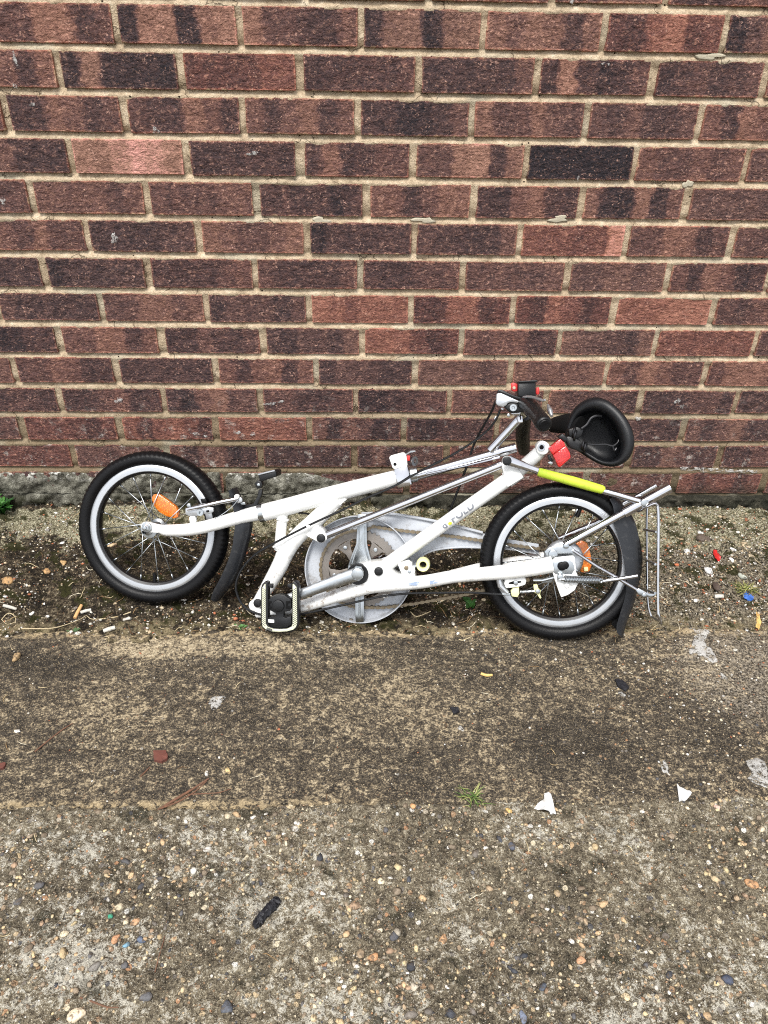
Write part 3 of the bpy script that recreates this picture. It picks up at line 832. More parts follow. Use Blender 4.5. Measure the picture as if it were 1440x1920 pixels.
# footing: rough concrete under the left half, a dark ledge under the rest
def rough_block(name, x0, x1, z0, z1, y0, seed, top=None, mat=M_FOOT, amp=1.0):
    xs = np.arange(x0, x1+1e-6, 0.004); prof = []
    zs = list(np.linspace(z0, z1, max(4, int((z1-z0)/0.004))))
    rows = [(z, y0) for z in zs]+[(z1+0.001, y0+0.006), (z1+0.0015, y0+0.016), (z1+0.0015, y0+0.05)]
    rz = np.repeat([q[0] for q in rows], len(xs)); ry = np.repeat([q[1] for q in rows], len(xs)); rx = np.tile(xs, len(rows))
    n_ = fbm(rx, rz*1.3+ry, 0.03, seed, 3); m_ = fbm(rx, rz+ry*0.7, 0.010, seed+5, 2)
    tz = np.array([top(x) if top else 0.0 for x in rx])*(rz-z0)/(z1-z0)
    e = np.where((rx-x0 < 0.006) | (x1-rx < 0.006), 0.010, 0.0)
    V = np.stack([rx, ry+(-n_*0.011-m_*0.007)*amp+e+np.maximum(0, rz-z1+0.012)*0.25, rz+tz+n_*0.003], 1).tolist()
    n = len(xs); fs = [(j*n+i, j*n+i+1, (j+1)*n+i+1, (j+1)*n+i) for j in range(len(rows)-1) for i in range(n-1)]
    return mesh_obj(name, V, fs, mat, wall)
xj, xe = on_wall(420, 895).x, on_wall(650, 890).x
rough_block('footing_block', -3.0, xj-0.003, 0.028, 0.0835, -0.006, 71)
rough_block('footing_block', xj+0.003, xe+0.09, 0.028, 0.081, -0.008, 73, top=lambda x: -0.052*max(0, min(1, (x-xe+0.10)/0.19)))
rough_block('footing_ledge', -3.0, xe+0.06, -0.03, 0.024, -0.012, 75, amp=1.5)
rough_block('footing_ledge', xe+0.06, 3.0, -0.04, 0.016, -0.022, 77, amp=1.3)
# filler, paint drips and white flecks on the wall
def splat(name, px, py, w, h, mat, parent, seed, on='wall', th=0.0008, off=-0.0016):
    r = random.Random(seed); n = 18
    c = on_wall(px, py) if on == 'wall' else on_ground(px, py)
    s = mpp(c); pts = []
    ph = [r.uniform(0, 6.28) for _ in range(4)]
    for i in range(n):
        a = 2*math.pi*i/n
        k = 1+0.28*math.sin(2*a+ph[0])+0.22*math.sin(3*a+ph[1])+0.15*math.sin(5*a+ph[2])+r.uniform(-0.12, 0.12)
        pts.append((math.cos(a)*w/2*s*k, math.sin(a)*h/2*s*k))
    V = []; 
    for lev, (sc, hgt) in enumerate(((1.0, -0.003), (0.96, th*0.6), (0.7, th), (0.3, th*1.15))):
        for (a, b) in pts:
            hh = hgt*(1+r.uniform(-0.25, 0.25))
            if on == 'wall': V.append((c.x+a*sc, off-hh, c.z+b*sc))
            else:
                x, y = c.x+a*sc, c.y+b*sc*1.25
                V.append((x, y, float(ground_z(x, y)[0])+hh+0.0005))
    fs = [(l*n+i, l*n+(i+1) % n, (l+1)*n+(i+1) % n, (l+1)*n+i) for l in range(3) for i in range(n)]
    fs.append(tuple(3*n+i for i in range(n)))
    return mesh_obj(name, V, fs, mat, parent)
for i, (x, y, w, h) in enumerate([(601, 414, 38, 11), (795, 413, 36, 10), (1048, 411, 34, 12), (1330, 106, 50, 10), (1290, 345, 18, 14)]):
    splat('filler_patch', x, y, w, h, M_FILL, wall, 300+i, th=0.0006, off=0.0004)
for i, (x, y, w, h) in enumerate([(475, 288, 24, 6), (215, 447, 14, 16), (62, 196, 10, 8), (292, 245, 12, 10), (223, 751, 17, 9), (507, 757, 19, 7), (526, 753, 12, 5),
                                  (445, 811, 12, 8), (474, 814, 9, 7), (366, 813, 7, 5), (386, 818, 6, 4), (161, 785, 6, 5), (1270, 752, 9, 10), (1278, 762, 7, 9), (1196, 785, 9, 8),
                                  (6, 378, 10, 14), (28, 110, 8, 24), (1135, 120, 14, 6), (1072, 3, 8, 6), (28, 160, 7, 12), (1083, 335, 6, 8)]):
    splat('paint_splash', x, y, w, h, M_SPLAT, wall, 330+i, th=0.0006)
for i, (x, y, w, h) in enumerate([(1300, 879, 44, 6), (1325, 881, 36, 8), (1360, 883, 40, 6), (1392, 883, 30, 5), (1283, 877, 18, 5), (1412, 884, 18, 4)]):
    splat('paint_splash', x, y, w, h, M_SPLAT, wall, 360+i, th=0.0008)

# ================================================================== FOLDED BICYCLE
bike = empty('folding_bicycle', ((LC+RC)/2))
tag(bike, 'small white folding bicycle lying folded against the brick wall', 'bicycle')
def Zm(ox, oy, s, pts):
    return [(ox+p[0]/s, oy+p[1]/s)+tuple(p[2:]) for p in pts]
def z1(*p): return Zm(120, 820, 3.6, p)
def z2(*p): return Zm(420, 820, 3.6, p)
def z3(*p): return Zm(720, 820, 4.8, p)
def z4(*p): return Zm(880, 690, 3.6, p)
def z5(*p): return Zm(880, 880, 3.6, p)
def c1(*p): return Zm(560, 940, 6.545, p)
def c2(*p): return Zm(1000, 990, 7.2, p)
def c3(*p): return Zm(1020, 730, 8.0, p)
def c4(*p): return Zm(460, 1070, 10.286, p)
def c5(*p): return Zm(330, 860, 6.857, p)
def c6(*p): return Zm(1140, 880, 6.0, p)
def c7(*p): return Zm(860, 690, 7.2, p)
def c8(*p): return Zm(700, 1040, 5.538, p)
def R(width_px, p): return width_px*0.5*mpp(p)
def tube_px(mb, pts, wid, n=14, sub=0, caps=True):
    P = [B(*p) for p in pts]
    wid = wid if isinstance(wid, (list, tuple)) else [wid]*len(P)
    return mb.tube(P, [R(w, p) for w, p in zip(wid, P)], n, caps, sub)
def tube_part(name, pts, wid, mat, parent=None, n=16, sub=0):
    return tube_px(MB(), pts, wid, n, sub).build(name, mat, parent or bike)
def plate_part(name, pts, w, th, mat, parent=None, bev=0.0008):
    mb = MB(); mb.plate([B(x, y, w) for (x, y) in pts], BN, th, bev); return mb.build(name, mat, parent or bike)
def button(name, x, y, w, r_px, h, mat, parent=None, dome=0.3):
    c = B(x, y, w); mb = MB(); mb.disc(c, BN, r_px*mpp(c), h, 22, dome); return mb.build(name, mat, parent or bike)

# ---- wheels
def make_wheel(cx, cy, rearw):
    C = B(cx, cy, 0.0)
    Rt = 0.1560 if rearw else 0.1575
    k = Rt/0.1565
    ring = lambda prof: prof
    # hub body is the wheel's own mesh
    hub = MB()
    if rearw:
        hub.revolve(C, BN, [(0.006, -0.052), (0.006, -0.03), (0.024, -0.028), (0.024, -0.022), (0.016, -0.018), (0.016, 0.016), (0.026, 0.020), (0.026, 0.024), (0.010, 0.028), (0.006, 0.03), (0.006, 0.05)], 28)
    else:
        hub.revolve(C, BN, [(0.0045, -0.05), (0.0045, -0.036), (0.010, -0.034), (0.010, -0.027), (0.0165, -0.026), (0.0165, -0.022), (0.011, -0.018), (0.011, 0.018), (0.0165, 0.022), (0.0165, 0.026), (0.010, 0.027), (0.010, 0.034), (0.0045, 0.036), (0.0045, 0.05)], 28)
    w = hub.build('wheel', M_STEEL, bike)
    # tyre with shoulder knobs
    NA, NS = 384, 26; V = []; ax = BU; ay = BV
    for i in range(NA):
        th = 2*math.pi*i/NA; d = ax*math.cos(th)+ay*math.sin(th)
        for j in range(NS):
            a = 2*math.pi*j/NS                      # 0 = outward
            rr = (0.1415*k+0.0150*math.cos(a)); hh = 0.0195*math.sin(a)
            sh = abs(math.sin(a))
            if math.cos(a) > 0.48:
                grp = (i//2+(1 if math.sin(a) > 0 else 0)) % 2
                knob = 0.0011 if (grp and math.cos(a) < 0.90) else 0.0
                if math.cos(a) >= 0.90: knob = 0.0008 if (i//3) % 2 else 0.0
                rr += knob*math.cos(a); hh += knob*math.sin(a)
            if 0.15 < math.cos(a) < 0.40: rr += 0.0006*math.cos(a); hh += 0.0007*math.sin(a)
            if math.cos(a) < -0.75: hh *= 0.9
            V.append(C+d*rr+BN*hh)
    Fc = [(i*NS+j, ((i+1) % NA)*NS+j, ((i+1) % NA)*NS+(j+1) % NS, i*NS+(j+1) % NS) for i in range(NA) for j in range(NS)]
    mesh_obj('tyre', V, Fc, M_RUBBER, w)
    ri = MB(); ri.revolve(C, BN, [(0.1310*k, -0.0110), (0.1272*k, -0.0128), (0.1167*k, -0.0122), (0.1162*k, -0.0110), (0.1300*k, -0.0090)], 96)
    ri.revolve(C, BN, [(0.1310*k, 0.0110), (0.1272*k, 0.0128), (0.1250*k, 0.0131), (0.1172*k, 0.0126), (0.1162*k, 0.0110), (0.1300*k, 0.0090)], 96)
    rim = ri.build('rim', M_ALU, w)
    ri = MB(); ri.revolve(C, BN, [(0.1166*k, -0.0112), (0.1125*k, -0.0085), (0.1112*k, -0.004), (0.1112*k, 0.004), (0.1125*k, 0.0085), (0.1166*k, 0.0112)], 96)
    ri.build('rim_well', M_BLACKRIM, w)
    # spokes: laced to two flanges
    NSP = 20; rf = 0.0205 if rearw else 0.0145
    for i in range(NSP):
        th = 2*math.pi*(i+0.3)/NSP; side = 1 if i % 2 == 0 else -1
        lace = 1 if (i//2) % 2 == 0 else -1
        t0 = th+lace*0.95
        p0 = C+(ax*math.cos(t0)+ay*math.sin(t0))*rf+BN*side*0.0235
        p1 = C+(ax*math.cos(th)+ay*math.sin(th))*0.1120*k+BN*side*0.003
        q = p1+(p0-p1).normalized()*0.012
        mb = MB(); mb.tube([p0, q], 0.00105, 6); mb.tube([q, p1], [0.0016, 0.0019], 6)
        mb.build('spoke', M_STEEL, w, auto=0)
    # valve
    th = math.radians(272 if not rearw else 75)
    d = ax*math.cos(th)+ay*math.sin(th)
    mb = MB(); mb.tube([C+d*0.112*k, C+d*0.094*k], 0.0042, 10); mb.build('valve', M_RUBBER, w)
    return w, C
fw, CF = make_wheel(288.5, 990, False)
rw, CR = make_wheel(1050, 1053, True)
# orange spoke reflectors
plate_part('reflector', z1((588, 408), (604, 384), (640, 384), (700, 425), (752, 466), (776, 502), (770, 540), (742, 550), (690, 535), (640, 505), (604, 462)), 0.010, 0.012, M_ORANGE, fw, 0.0025)
plate_part('reflector_clip', z1((728, 520), (764, 512), (770, 538), (738, 550)), 0.013, 0.006, M_ORANGE, fw, 0.001)
plate_part('reflector', c2((540, 240), (600, 190), (660, 175), (730, 205), (762, 290), (785, 400), (792, 500), (760, 590), (690, 608), (640, 600), (600, 500), (560, 380)), 0.004, 0.012, M_ORANGE, rw, 0.0025)
plate_part('reflector_clip', c2((682, 535), (738, 530), (742, 582), (686, 588)), 0.010, 0.008, M_CREAM, rw, 0.001)

# ---- fork and front end
fork = MB()
tube_px(fork, [(300, 992, 0.047)] + z1((700, 628, 0.047), (850, 622, 0.044), (1000, 592, 0.036), (1200, 535, 0.016), (1345, 504, 0.0)), [16, 22, 24, 24, 26, 29], 16, 4)
tube_px(fork, [(312, 994, -0.047), (350, 994, -0.046), (392, 985, -0.036), (452, 968, -0.016), (492, 960, 0.0)], [16, 22, 23, 24, 27], 14, 4)
fork_o = fork.build('fork', M_WHITE, bike)
plate_part('dropout', z1((515, 590), (535, 572), (560, 570), (640, 590), (700, 596), (700, 650), (640, 645), (560, 640), (528, 632)), 0.049, 0.006, M_WHITE, fork_o)
mb = MB(); a = B(275.5, 988.5, 0.050); mb.disc(a, BN, 0.0105, 0.003, 20); mb.disc(a, BN, 0.0072, 0.010, 6, 0.1); mb.disc(a, BN, 0.004, 0.014, 14)
mb.build('axle_nut', M_STEEL, fork_o)
tube_part('collar', z2((238, 512, 0), (272, 505, 0)), [35, 35], M_STEEL, bike, 20)
head = tube_part('head_tube', z2((268, 508, 0), (420, 470, 0), (700, 392, 0), (940, 330, 0), (1165, 273, 0)), [33, 33, 32, 31, 30], M_WHITE, bike, 20)
# hinge strut and the cranked down tube with its pivot lugs
mb = MB(); tube_px(mb, z2((396, 520, 0), (384, 640, 0), (375, 760, 0)), [20, 20, 21], 14)
tube_px(mb, z2((760, 420, 0), (620, 555, 0), (500, 665, 0), (425, 760, 0), (375, 870, 0), (300, 1000, 0), (228, 1118, 0)), [31, 31, 31, 33, 31, 27, 21], 16, 4)
down = mb.build('down_tube', M_WHITE, bike)
plate_part('weld_lug', z2((745, 400), (800, 400), (832, 420), (800, 445), (770, 480), (755, 500), (700, 520), (690, 470)), 0.010, 0.020, M_WHITE, down, 0.003)
mb = MB(); mb.plate([B(x, y, 0.014) for (x, y) in z2((520, 640), (575, 595), (625, 585), (668, 620), (696, 665), (694, 690), (672, 712), (645, 714), (615, 698), (560, 668))], BN, 0.026, 0.002)
lug = mb.build('pivot_lug', M_WHITE, down)
button('pivot_cap', *z2((655, 680))[0], 0.0145, 8.3, 0.005, M_PLASTIC, down)
mb = MB(); c = B(483, 1130, -0.012); mb.disc(c, BN, 11*mpp(c), 0.026, 22, 0.15)
lug2 = mb.build('pivot_lug', M_WHITE, down)
button('pivot_cap', 483.5, 1130.5, 0.0145, 8.2, 0.005, M_PLASTIC, down)

def weld(px, py, w, ax, rad, parent):
    c = B(px, py, w); mb = MB(); mb.revolve(c, ax, [(rad+0.0022*math.cos(q), 0.0022*math.sin(q)) for q in [k*math.pi/3 for k in range(6)]], 26, closed=True)
    r_ = random.Random(int(px))
    for v in mb.v: v += Vector((r_.gauss(0, 0.0004), r_.gauss(0, 0.0004), r_.gauss(0, 0.0004)))
    return mb.build('weld_bead', M_WHITE, parent)
weld(530, 974, 0.0, (B(527, 1000, 0)-B(530, 965, 0)), 0.0112, down)
weld(524, 1026, 0.0, (B(527, 1000, 0)-B(530, 965, 0)), 0.0118, down)
# ---- latch clamp on the head tube with a key ring
clamp = plate_part('latch_plate', z2((1113, 138), (1122, 124), (1205, 102), (1222, 106), (1232, 128), (1240, 192), (1150, 218), (1136, 206)), 0.020, 0.014, M_WHITE, bike, 0.0025)
button('rivet', *z2((1154, 181))[0], 0.0205, 3.0, 0.0012, M_DARK, clamp)
mb = MB(); mb.plate([B(x, y, 0.019) for (x, y) in z2((1145, 215), (1238, 188), (1256, 260), (1270, 318), (1262, 326), (1172, 346), (1160, 290))], BN, 0.036, 0.003)
mb.build('latch_body', M_CHROME, clamp)
tube_part('lock_nut', z2((1262, 252, 0), (1306, 246, 0)), [31, 29], M_STEEL, bike, 12)
mb = MB(); tube_px(mb, z2((1225, 118, 0.012), (1262, 96, 0.012), (1292, 94, 0.012)), [3, 4, 3], 8)
c = B(*z2((1288, 160))[0], 0.012)
mb.revolve(c, (BN*0.6+BU*0.8), [(9*mpp(c), -0.0008), (9*mpp(c), 0.0008), (4*mpp(c), 0.0008), (4*mpp(c), -0.0008)], 20, closed=True)
mb.build('latch_key', M_STEEL, clamp)
mb = MB(); mb.box(B(*z2((1245, 140))[0], 0.013), BU, BV, BN, 0.0032, 0.0050, 0.003, 0.0008); mb.build('latch_tab', M_REDPL, clamp)

# ---- chrome tubes
stem = tube_part('stem_tube', [(782, 891, 0.0)]+z3((1188, 92, 0.0)), [18.5, 19], M_CHROME, bike, 24)
mb = MB(); tube_px(mb, z3((380, 330, 0.010), (700, 262, 0.010), (1040, 180, 0.010)), [3.5, 3.5, 3.5], 8); mb.build('guide_rod', M_CHROME, stem)
link1 = tube_part('link_tube', [(605, 1006, 0.006)]+z3((1062, 245, 0.006)), [14.5, 14.5], M_CHROME, bike, 20)
riser = tube_part('handlebar_riser', z4((138, 556, 0.006), (336, 338, 0.012)), [17.5, 17], M_CHROME, bike, 20)

# ---- seat tube with sleeve
mb = MB(); tube_px(mb, [(700, 1076, 0), (728, 1057, 0), (860, 963, 0), (962, 892, 0)], [26, 26, 26, 27], 20)
seat_t = mb.build('seat_tube', M_WHITE, bike)
tube_part('sleeve', [(950, 900, 0), (974, 883, 0)], [32, 31], M_WHITE, seat_t, 20)
tube_part('seat_post', [(966, 889, 0), (1008, 851, 0), (1016, 843, 0)], [25, 25, 22], M_WHITE, seat_t, 18)
mb = MB(); mb.plate([B(x, y, 0.016) for (x, y) in z3((1062, 215), (1072, 185), (1098, 168), (1128, 170), (1150, 195), (1158, 235), (1215, 285), (1262, 360), (1240, 376), (1110, 455), (1095, 400), (1075, 330), (1060, 270))], BN, 0.034, 0.003)
brk = mb.build('seat_bracket', M_WHITE, seat_t)
mb = MB(); c = B(*z4((487, 534))[0], -0.012); mb.disc(c, BN, 12.5*mpp(c), 0.030, 22, 0.15)
lug3 = mb.build('pivot_lug', M_WHITE, seat_t)
mb = MB(); c = B(*z4((487, 534))[0], 0.0185); mb.revolve(c, BN, [(4*mpp(c), 0), (4*mpp(c), 0.002), (7.2*mpp(c), 0.002), (7.2*mpp(c), 0)], 20, closed=True)
mb.build('washer', M_STEEL, seat_t)
button('bolt', *z4((487, 534))[0], 0.018, 4.4, 0.0035, M_DARK, seat_t)
# lettering along the seat tube, letter tops cut off: d.FOLD
def tube_text(txt, pa, pb, start, size_px, r_px, keep, mat, name, cap_px=13.5):
    A, Bq = B(*pa), B(*pb); axis = (Bq-A).normalized(); rr = R(r_px, A)+0.0005
    v_up = (BV-axis*BV.dot(axis)).normalized(); out = axis.cross(v_up)
    if out.dot(BN) < 0: out = -out
    cu = bpy.data.curves.new('lettering', 'FONT'); cu.body = txt; cu.size = size_px*mpp(A)*1.38; cu.resolution_u = 3; cu.offset = 0.0006
    tmp = bpy.data.objects.new('lettering_tmp', cu); COL.objects.link(tmp)
    dg = bpy.context.evaluated_depsgraph_get(); me = bpy.data.meshes.new_from_object(tmp.evaluated_get(dg))
    bpy.data.objects.remove(tmp)
    bm = bmesh.new(); bm.from_mesh(me); bmesh.ops.triangulate(bm, faces=bm.faces)
    bmesh.ops.subdivide_edges(bm, edges=list(bm.edges), cuts=3, use_grid_fill=True)
    cap = cap_px*mpp(A)
    kill = [f for f in bm.faces if f.calc_center_median().y > keep*cap]
    bmesh.ops.delete(bm, geom=kill, context='FACES')
    vs = []; bm.verts.index_update()
    for v in bm.verts:
        ang = (v.co.y-cap*0.5)/rr
        s = start+v.co.x
        vs.append(A+axis*s+(out*math.cos(ang)+v_up*math.sin(ang))*rr)
    fs = [tuple(q.index for q in f.verts) for f in bm.faces]; bm.free()
    return mesh_obj(name, vs, fs, mat, seat_t, smooth=False)
_ta, _tb = (728, 1057, 0), (860, 963, 0)
_l0 = (B(829, 985, 0)-B(*_ta)).dot((B(*_tb)-B(*_ta)).normalized())
tube_text('d', _ta, _tb, _l0, 13.5, 26.4, 0.60, M_LETTER, 'lettering')
tube_text('.', _ta, _tb, _l0+0.0105, 36, 26.4, 0.60, M_LETTERL, 'lettering')
tube_text('F', _ta, _tb, _l0+0.0215, 13.5, 26.4, 0.60, M_LETTER, 'lettering')
tube_text('O', _ta, _tb, _l0+0.0325, 13.5, 26.4, 0.55, M_LETTER, 'lettering')
tube_text('L', _ta, _tb, _l0+0.0490, 13.5, 26.4, 0.55, M_LETTER, 'lettering')
tube_text('D', _ta, _tb, _l0+0.0600, 13.5, 26.4, 0.60, M_LETTER, 'lettering')

# ---- chainstay with bottom bracket
mb = MB()
tube_px(mb, [(481, 1150, 0.010), (520, 1147, 0.012), (570, 1136, 0.014), (620, 1121, 0.016), (662, 1108, 0.018), (700, 1098, 0.020), (760, 1094, 0.024), (800, 1090, 0.028), (850, 1081, 0.034), (905, 1076, 0.044), (960, 1071, 0.052), (1005, 1064, 0.055), (1036, 1058, 0.056)],
        [17, 22, 24, 25, 28, 29, 26, 25, 24.5, 26, 29, 31, 32], 16, 3)
stay = mb.build('chainstay', M_WHITE, bike)
mb = MB(); mb.plate([B(x, y, 0.026) for (x, y) in c1((700, 800), (830, 770), (900, 762), (1000, 750), (1075, 790), (1130, 840), (1200, 915), (1280, 912), (1430, 890), (1435, 1010), (1200, 1050), (900, 1100), (700, 1130), (640, 1060), (660, 950))], BN, 0.046, 0.004)
mb.build('bottom_bracket_shell', M_WHITE, stay)
mb = MB(); tube_px(mb, [(845, 1078, -0.026), (900, 1066, -0.038), (960, 1055, -0.048), (1020, 1046, -0.052)], [18, 22, 22, 24], 12, 3); mb.build('stay_arm', M_WHITE, stay)
mb = MB(); c = B(672, 1075, 0.020); mb.revolve(c, BN, [(0.012, 0.0), (20*mpp(c), 0.0), (20*mpp(c), 0.010), (18*mpp(c), 0.012), (0.012, 0.012)], 32); mb.build('bearing_cup', M_PLASTIC, stay)
button('pivot_cap', 710, 1071, 0.0265, 8.4, 0.005, M_PLASTIC, stay)
mb = MB(); mb.plate([B(x, y, 0.020) for (x, y) in c8((250, 95), (330, 70), (365, 62), (400, 85), (405, 120), (432, 130), (432, 195), (300, 215))], BN, 0.012, 0.0015); mb.build('roller_bracket', M_WHITE, stay)
button('bolt', *c8((342, 136))[0], 0.0205, 4.2, 0.003, M_CHAIN, stay)
button('bolt', *c8((376, 178))[0], 0.0205, 3.2, 0.002, M_STEEL, stay)
tube_part('roller_axle', c8((378, 125, 0.017), (470, 112, 0.017)), [6, 6], M_STEEL, stay, 10)
mb = MB(); c = B(*c8((521, 88))[0], 0.000); s_ = mpp(c)
mb.revolve(c, BN, [(6.5*s_, 0), (11.5*s_, 0), (12.8*s_, 0.003), (12.8*s_, 0.019), (11.5*s_, 0.022), (8*s_, 0.022), (6.5*s_, 0.020)], 30, closed=True)
mb.build('roller', M_CREAM, stay)
button('roller_pin', *c8((521, 88))[0], 0.0, 4.0, 0.012, M_DARK, stay)
plate_part('sticker', c8((368, 296), (440, 280), (508, 286), (512, 300), (440, 322), (372, 318)), 0.0395, 0.0006, M_STICKER, stay, 0)
plate_part('sticker', c8((588, 272), (672, 258), (678, 292), (588, 308)), 0.0425, 0.0006, M_STICKER, stay, 0)
plate_part('cable_clip', c8((92, 416), (152, 408), (150, 448), (128, 440), (112, 458), (96, 448)), 0.014, 0.006, M_WHITE, stay, 0.001)

# ---- crank arm and pedal
mb = MB()
mb.loft([[B(x, y, w) for (x, y, w) in sec] for sec in (
    [c1((700, 790, 0.040))[0], c1((770, 800, 0.040))[0], c1((800, 860, 0.040))[0], c1((790, 940, 0.040))[0], c1((740, 980, 0.040))[0], c1((670, 975, 0.040))[0], c1((640, 930, 0.040))[0], c1((640, 850, 0.040))[0]],
    [c1((700, 800, 0.052))[0], c1((765, 810, 0.052))[0], c1((795, 865, 0.052))[0], c1((785, 935, 0.052))[0], c1((738, 970, 0.052))[0], c1((672, 965, 0.052))[0], c1((648, 925, 0.052))[0], c1((650, 855, 0.052))[0]])], cap0=True, cap1=True)
arm = [(671, 1076, 0.046), (640, 1086, 0.047), (600, 1101, 0.049), (560, 1116, 0.051), (524, 1130, 0.053)]
P = [B(*p) for p in arm]
mb.tube(P, [R(w, p) for w, p in zip((26, 25, 22, 20, 21), P)], 14, True, 3, flat=(BN, 0.55))
crank = mb.build('crank_arm', M_STEEL, bike)
button('crank_cap', *c1((722, 888))[0], 0.0535, 11.5, 0.004, M_STEEL, crank)
mb = MB(); P = [B(674, 1066, -0.066), B(740, 1042, -0.068), B(815, 1016, -0.070)]
mb.tube(P, [R(w, p) for w, p in zip((24, 20, 20), P)], 12, True, 2, flat=(BN, 0.55)); mb.build('crank_arm', M_CHROME, bike)
PW = 0.082
pb = MB()   # U-shaped black carrier
outer = c4((300, 330), (330, 250), (385, 222), (430, 235), (436, 300), (438, 1020), (470, 1080), (560, 1112), (700, 1118), (820, 1105), (885, 1060), (895, 1000), (893, 300), (905, 235), (950, 212), (1005, 250), (1030, 330), (1032, 1020), (1010, 1100), (960, 1160), (860, 1186), (660, 1196), (470, 1186), (370, 1150), (310, 1080), (296, 1000))
pb.plate([B(x, y, PW) for (x, y) in outer], BN, 0.020, 0.0015)
ped = pb.build('pedal', M_PLASTIC, bike)
grip_o = c4((318, 340), (370, 262), (388, 262), (390, 1030), (430, 1090), (540, 1128), (670, 1134), (800, 1126), (890, 1084), (912, 1030), (912, 262), (930, 262), (990, 330), (996, 1020), (975, 1090), (920, 1140), (800, 1172), (660, 1180), (500, 1172), (390, 1130), (335, 1080), (318, 1010))
mb = MB(); mb.plate([B(x, y, PW+0.0028) for (x, y) in grip_o], BN, 0.004, 0.0006); mb.build('grip_strip', M_TAPE, ped)
# raised slanting ribs on the grip
mb = MB(); bars = []
for k in range(19):
    y = 330+k*38
    bars.append(((322, y), (388, y+52))); bars.append(((992, y), (914, y+52)))
for k in range(4):
    o_ = k*12
    bars.append(((400+o_*0.5, 1098-o_+34), (520, 1140+26-o_)))
for (a, b) in bars:
    p, q = B(*c4(a)[0], PW+0.0031), B(*c4(b)[0], PW+0.0031)
    mb.tube([p, q], 0.00055, 5)
mb.build('grip_rib', M_PLASTIC, ped)['kind'] = 'stuff'
body = c4((430, 560), (540, 500), (640, 472), (760, 480), (880, 560), (888, 740), (860, 775), (740, 800), (735, 900), (780, 910), (885, 880), (890, 1040), (800, 1100), (660, 1112), (520, 1100), (440, 1040), (436, 900), (590, 905), (592, 830), (500, 780), (440, 760))
mb = MB(); mb.plate([B(x, y, PW-0.003) for (x, y) in body], BN, 0.016, 0.0012)
pbody = mb.build('pedal_body', M_PLASTIC, ped)
button('bearing_cap', *c4((640, 672))[0], PW-0.003, 11.5, 0.005, M_PLASTIC, ped, 0.2)
for (x0, y0, x1, y1) in ((430, 590, 498, 735), (780, 590, 865, 735)):
    mb = MB(); mb.plate([B(x, y, PW-0.0015) for (x, y) in c4((x0, y0), (x1, y0), (x1, y0+40), ((x0+x1)/2, y0+45), ((x0+x1)/2, y1-45), (x1, y1-40), (x1, y1), (x0, y1))], BN, 0.004, 0.0004); mb.build('rib_frame', M_DARK, ped)
for (x0, x1) in ((436, 524), (812, 895)):
    mb = MB(); mb.plate([B(x, y, PW-0.002) for (x, y) in c4((x0, 265), (x1, 265), (x1, 345), (x0, 320))], BN, 0.010, 0.001); mb.build('pedal_tab', M_PLASTIC, ped)
for (x0, y0, x1, y1) in ((440, 938, 555, 1010),):
    mb = MB(); mb.plate([B(x, y, PW-0.0022) for (x, y) in c4((x0, y0), (x1, y0+10), (x1, y1), (x0, y1-10))], BN, 0.002, 0.0004); mb.build('label_window', M_WHITE, ped)

# ---- chainring, chain, guard
CG = B(674, 1066.5, -0.030); sg = mpp(CG)
def gp(r, a, w): return CG+(BU*math.cos(a)+BV*math.sin(a))*r+BN*(w+0.030)
Rg = 101*sg
mb = MB()
n = 72
def gring(rr, w): return [gp(rr, 2*math.pi*i/n, w) for i in range(n)]
mb.loft([gring(Rg*0.70, -0.036), gring(Rg*0.97, -0.038), gring(Rg, -0.036), gring(Rg*1.012, -0.020), gring(Rg*1.012, -0.018), gring(Rg*0.995, -0.018), gring(Rg*0.975, -0.034), gring(Rg*0.70, -0.034)])
guard = mb.build('chain_guard', M_GREY, bike)
tail = [(678, 965), (720, 963), (760, 968), (810, 977), (860, 988), (905, 1000), (960, 1012), (1010, 1020), (1010, 1040), (960, 1032), (905, 1026), (866, 1025), (828, 1028), (804, 1034), (788, 1044), (776, 1060), (768, 1085), (740, 1090), (738, 1050), (725, 1020), (700, 1000), (680, 995)]
mb = MB(); mb.plate([B(x, y, -0.0325) for (x, y) in tail], BN, 0.002, 0.0006); mb.build('guard_tail', M_GREY, guard)
mb = MB(); mb.tube([B(x, y, -0.028) for (x, y) in ((678, 963), (720, 962), (760, 967), (810, 976), (860, 987), (905, 999))], 0.0030, 8, True, 3); 
mb.tube([B(x, y, -0.031) for (x, y) in ((905, 1027), (866, 1026), (828, 1029), (804, 1035), (788, 1045), (777, 1060))], 0.0022, 8, True, 3); mb.build('guard_lip', M_GREY, guard)
# chainring: toothed rim, five arms
Rr = 73.5*sg; NT_ = 48; mb = MB()
def ringpt(r, a): return gp(r, a, -0.027)
outerp = []; 
for i in range(NT_*4):
    a = 2*math.pi*i/(NT_*4); t = (i % 4); outerp.append(ringpt(Rr+(0.0012 if t in (1, 2) else -0.0022), a))
innerp = [ringpt(Rr*0.79, 2*math.pi*i/(NT_*4)) for i in range(NT_*4)]
back = lambda L: [p-BN*0.003 for p in L]
mb.loft([innerp, outerp, back(outerp), back(innerp), innerp])
for k in range(5):
    a0 = math.radians(90+36+72*k)
    pts = []
    for (rr, da) in ((Rr*0.82, 0.36), (Rr*0.74, 0.24), (Rr*0.5, 0.17), (Rr*0.24, 0.40)): pts.append(ringpt(rr, a0+da)+BN*0.0004)
    for (rr, da) in ((Rr*0.24, -0.40), (Rr*0.5, -0.17), (Rr*0.74, -0.24), (Rr*0.82, -0.36)): pts.append(ringpt(rr, a0+da)+BN*0.0004)
    mb.plate(pts, BN, 0.0026, 0.0004)
ringo = mb.build('chainring', M_RING, bike)
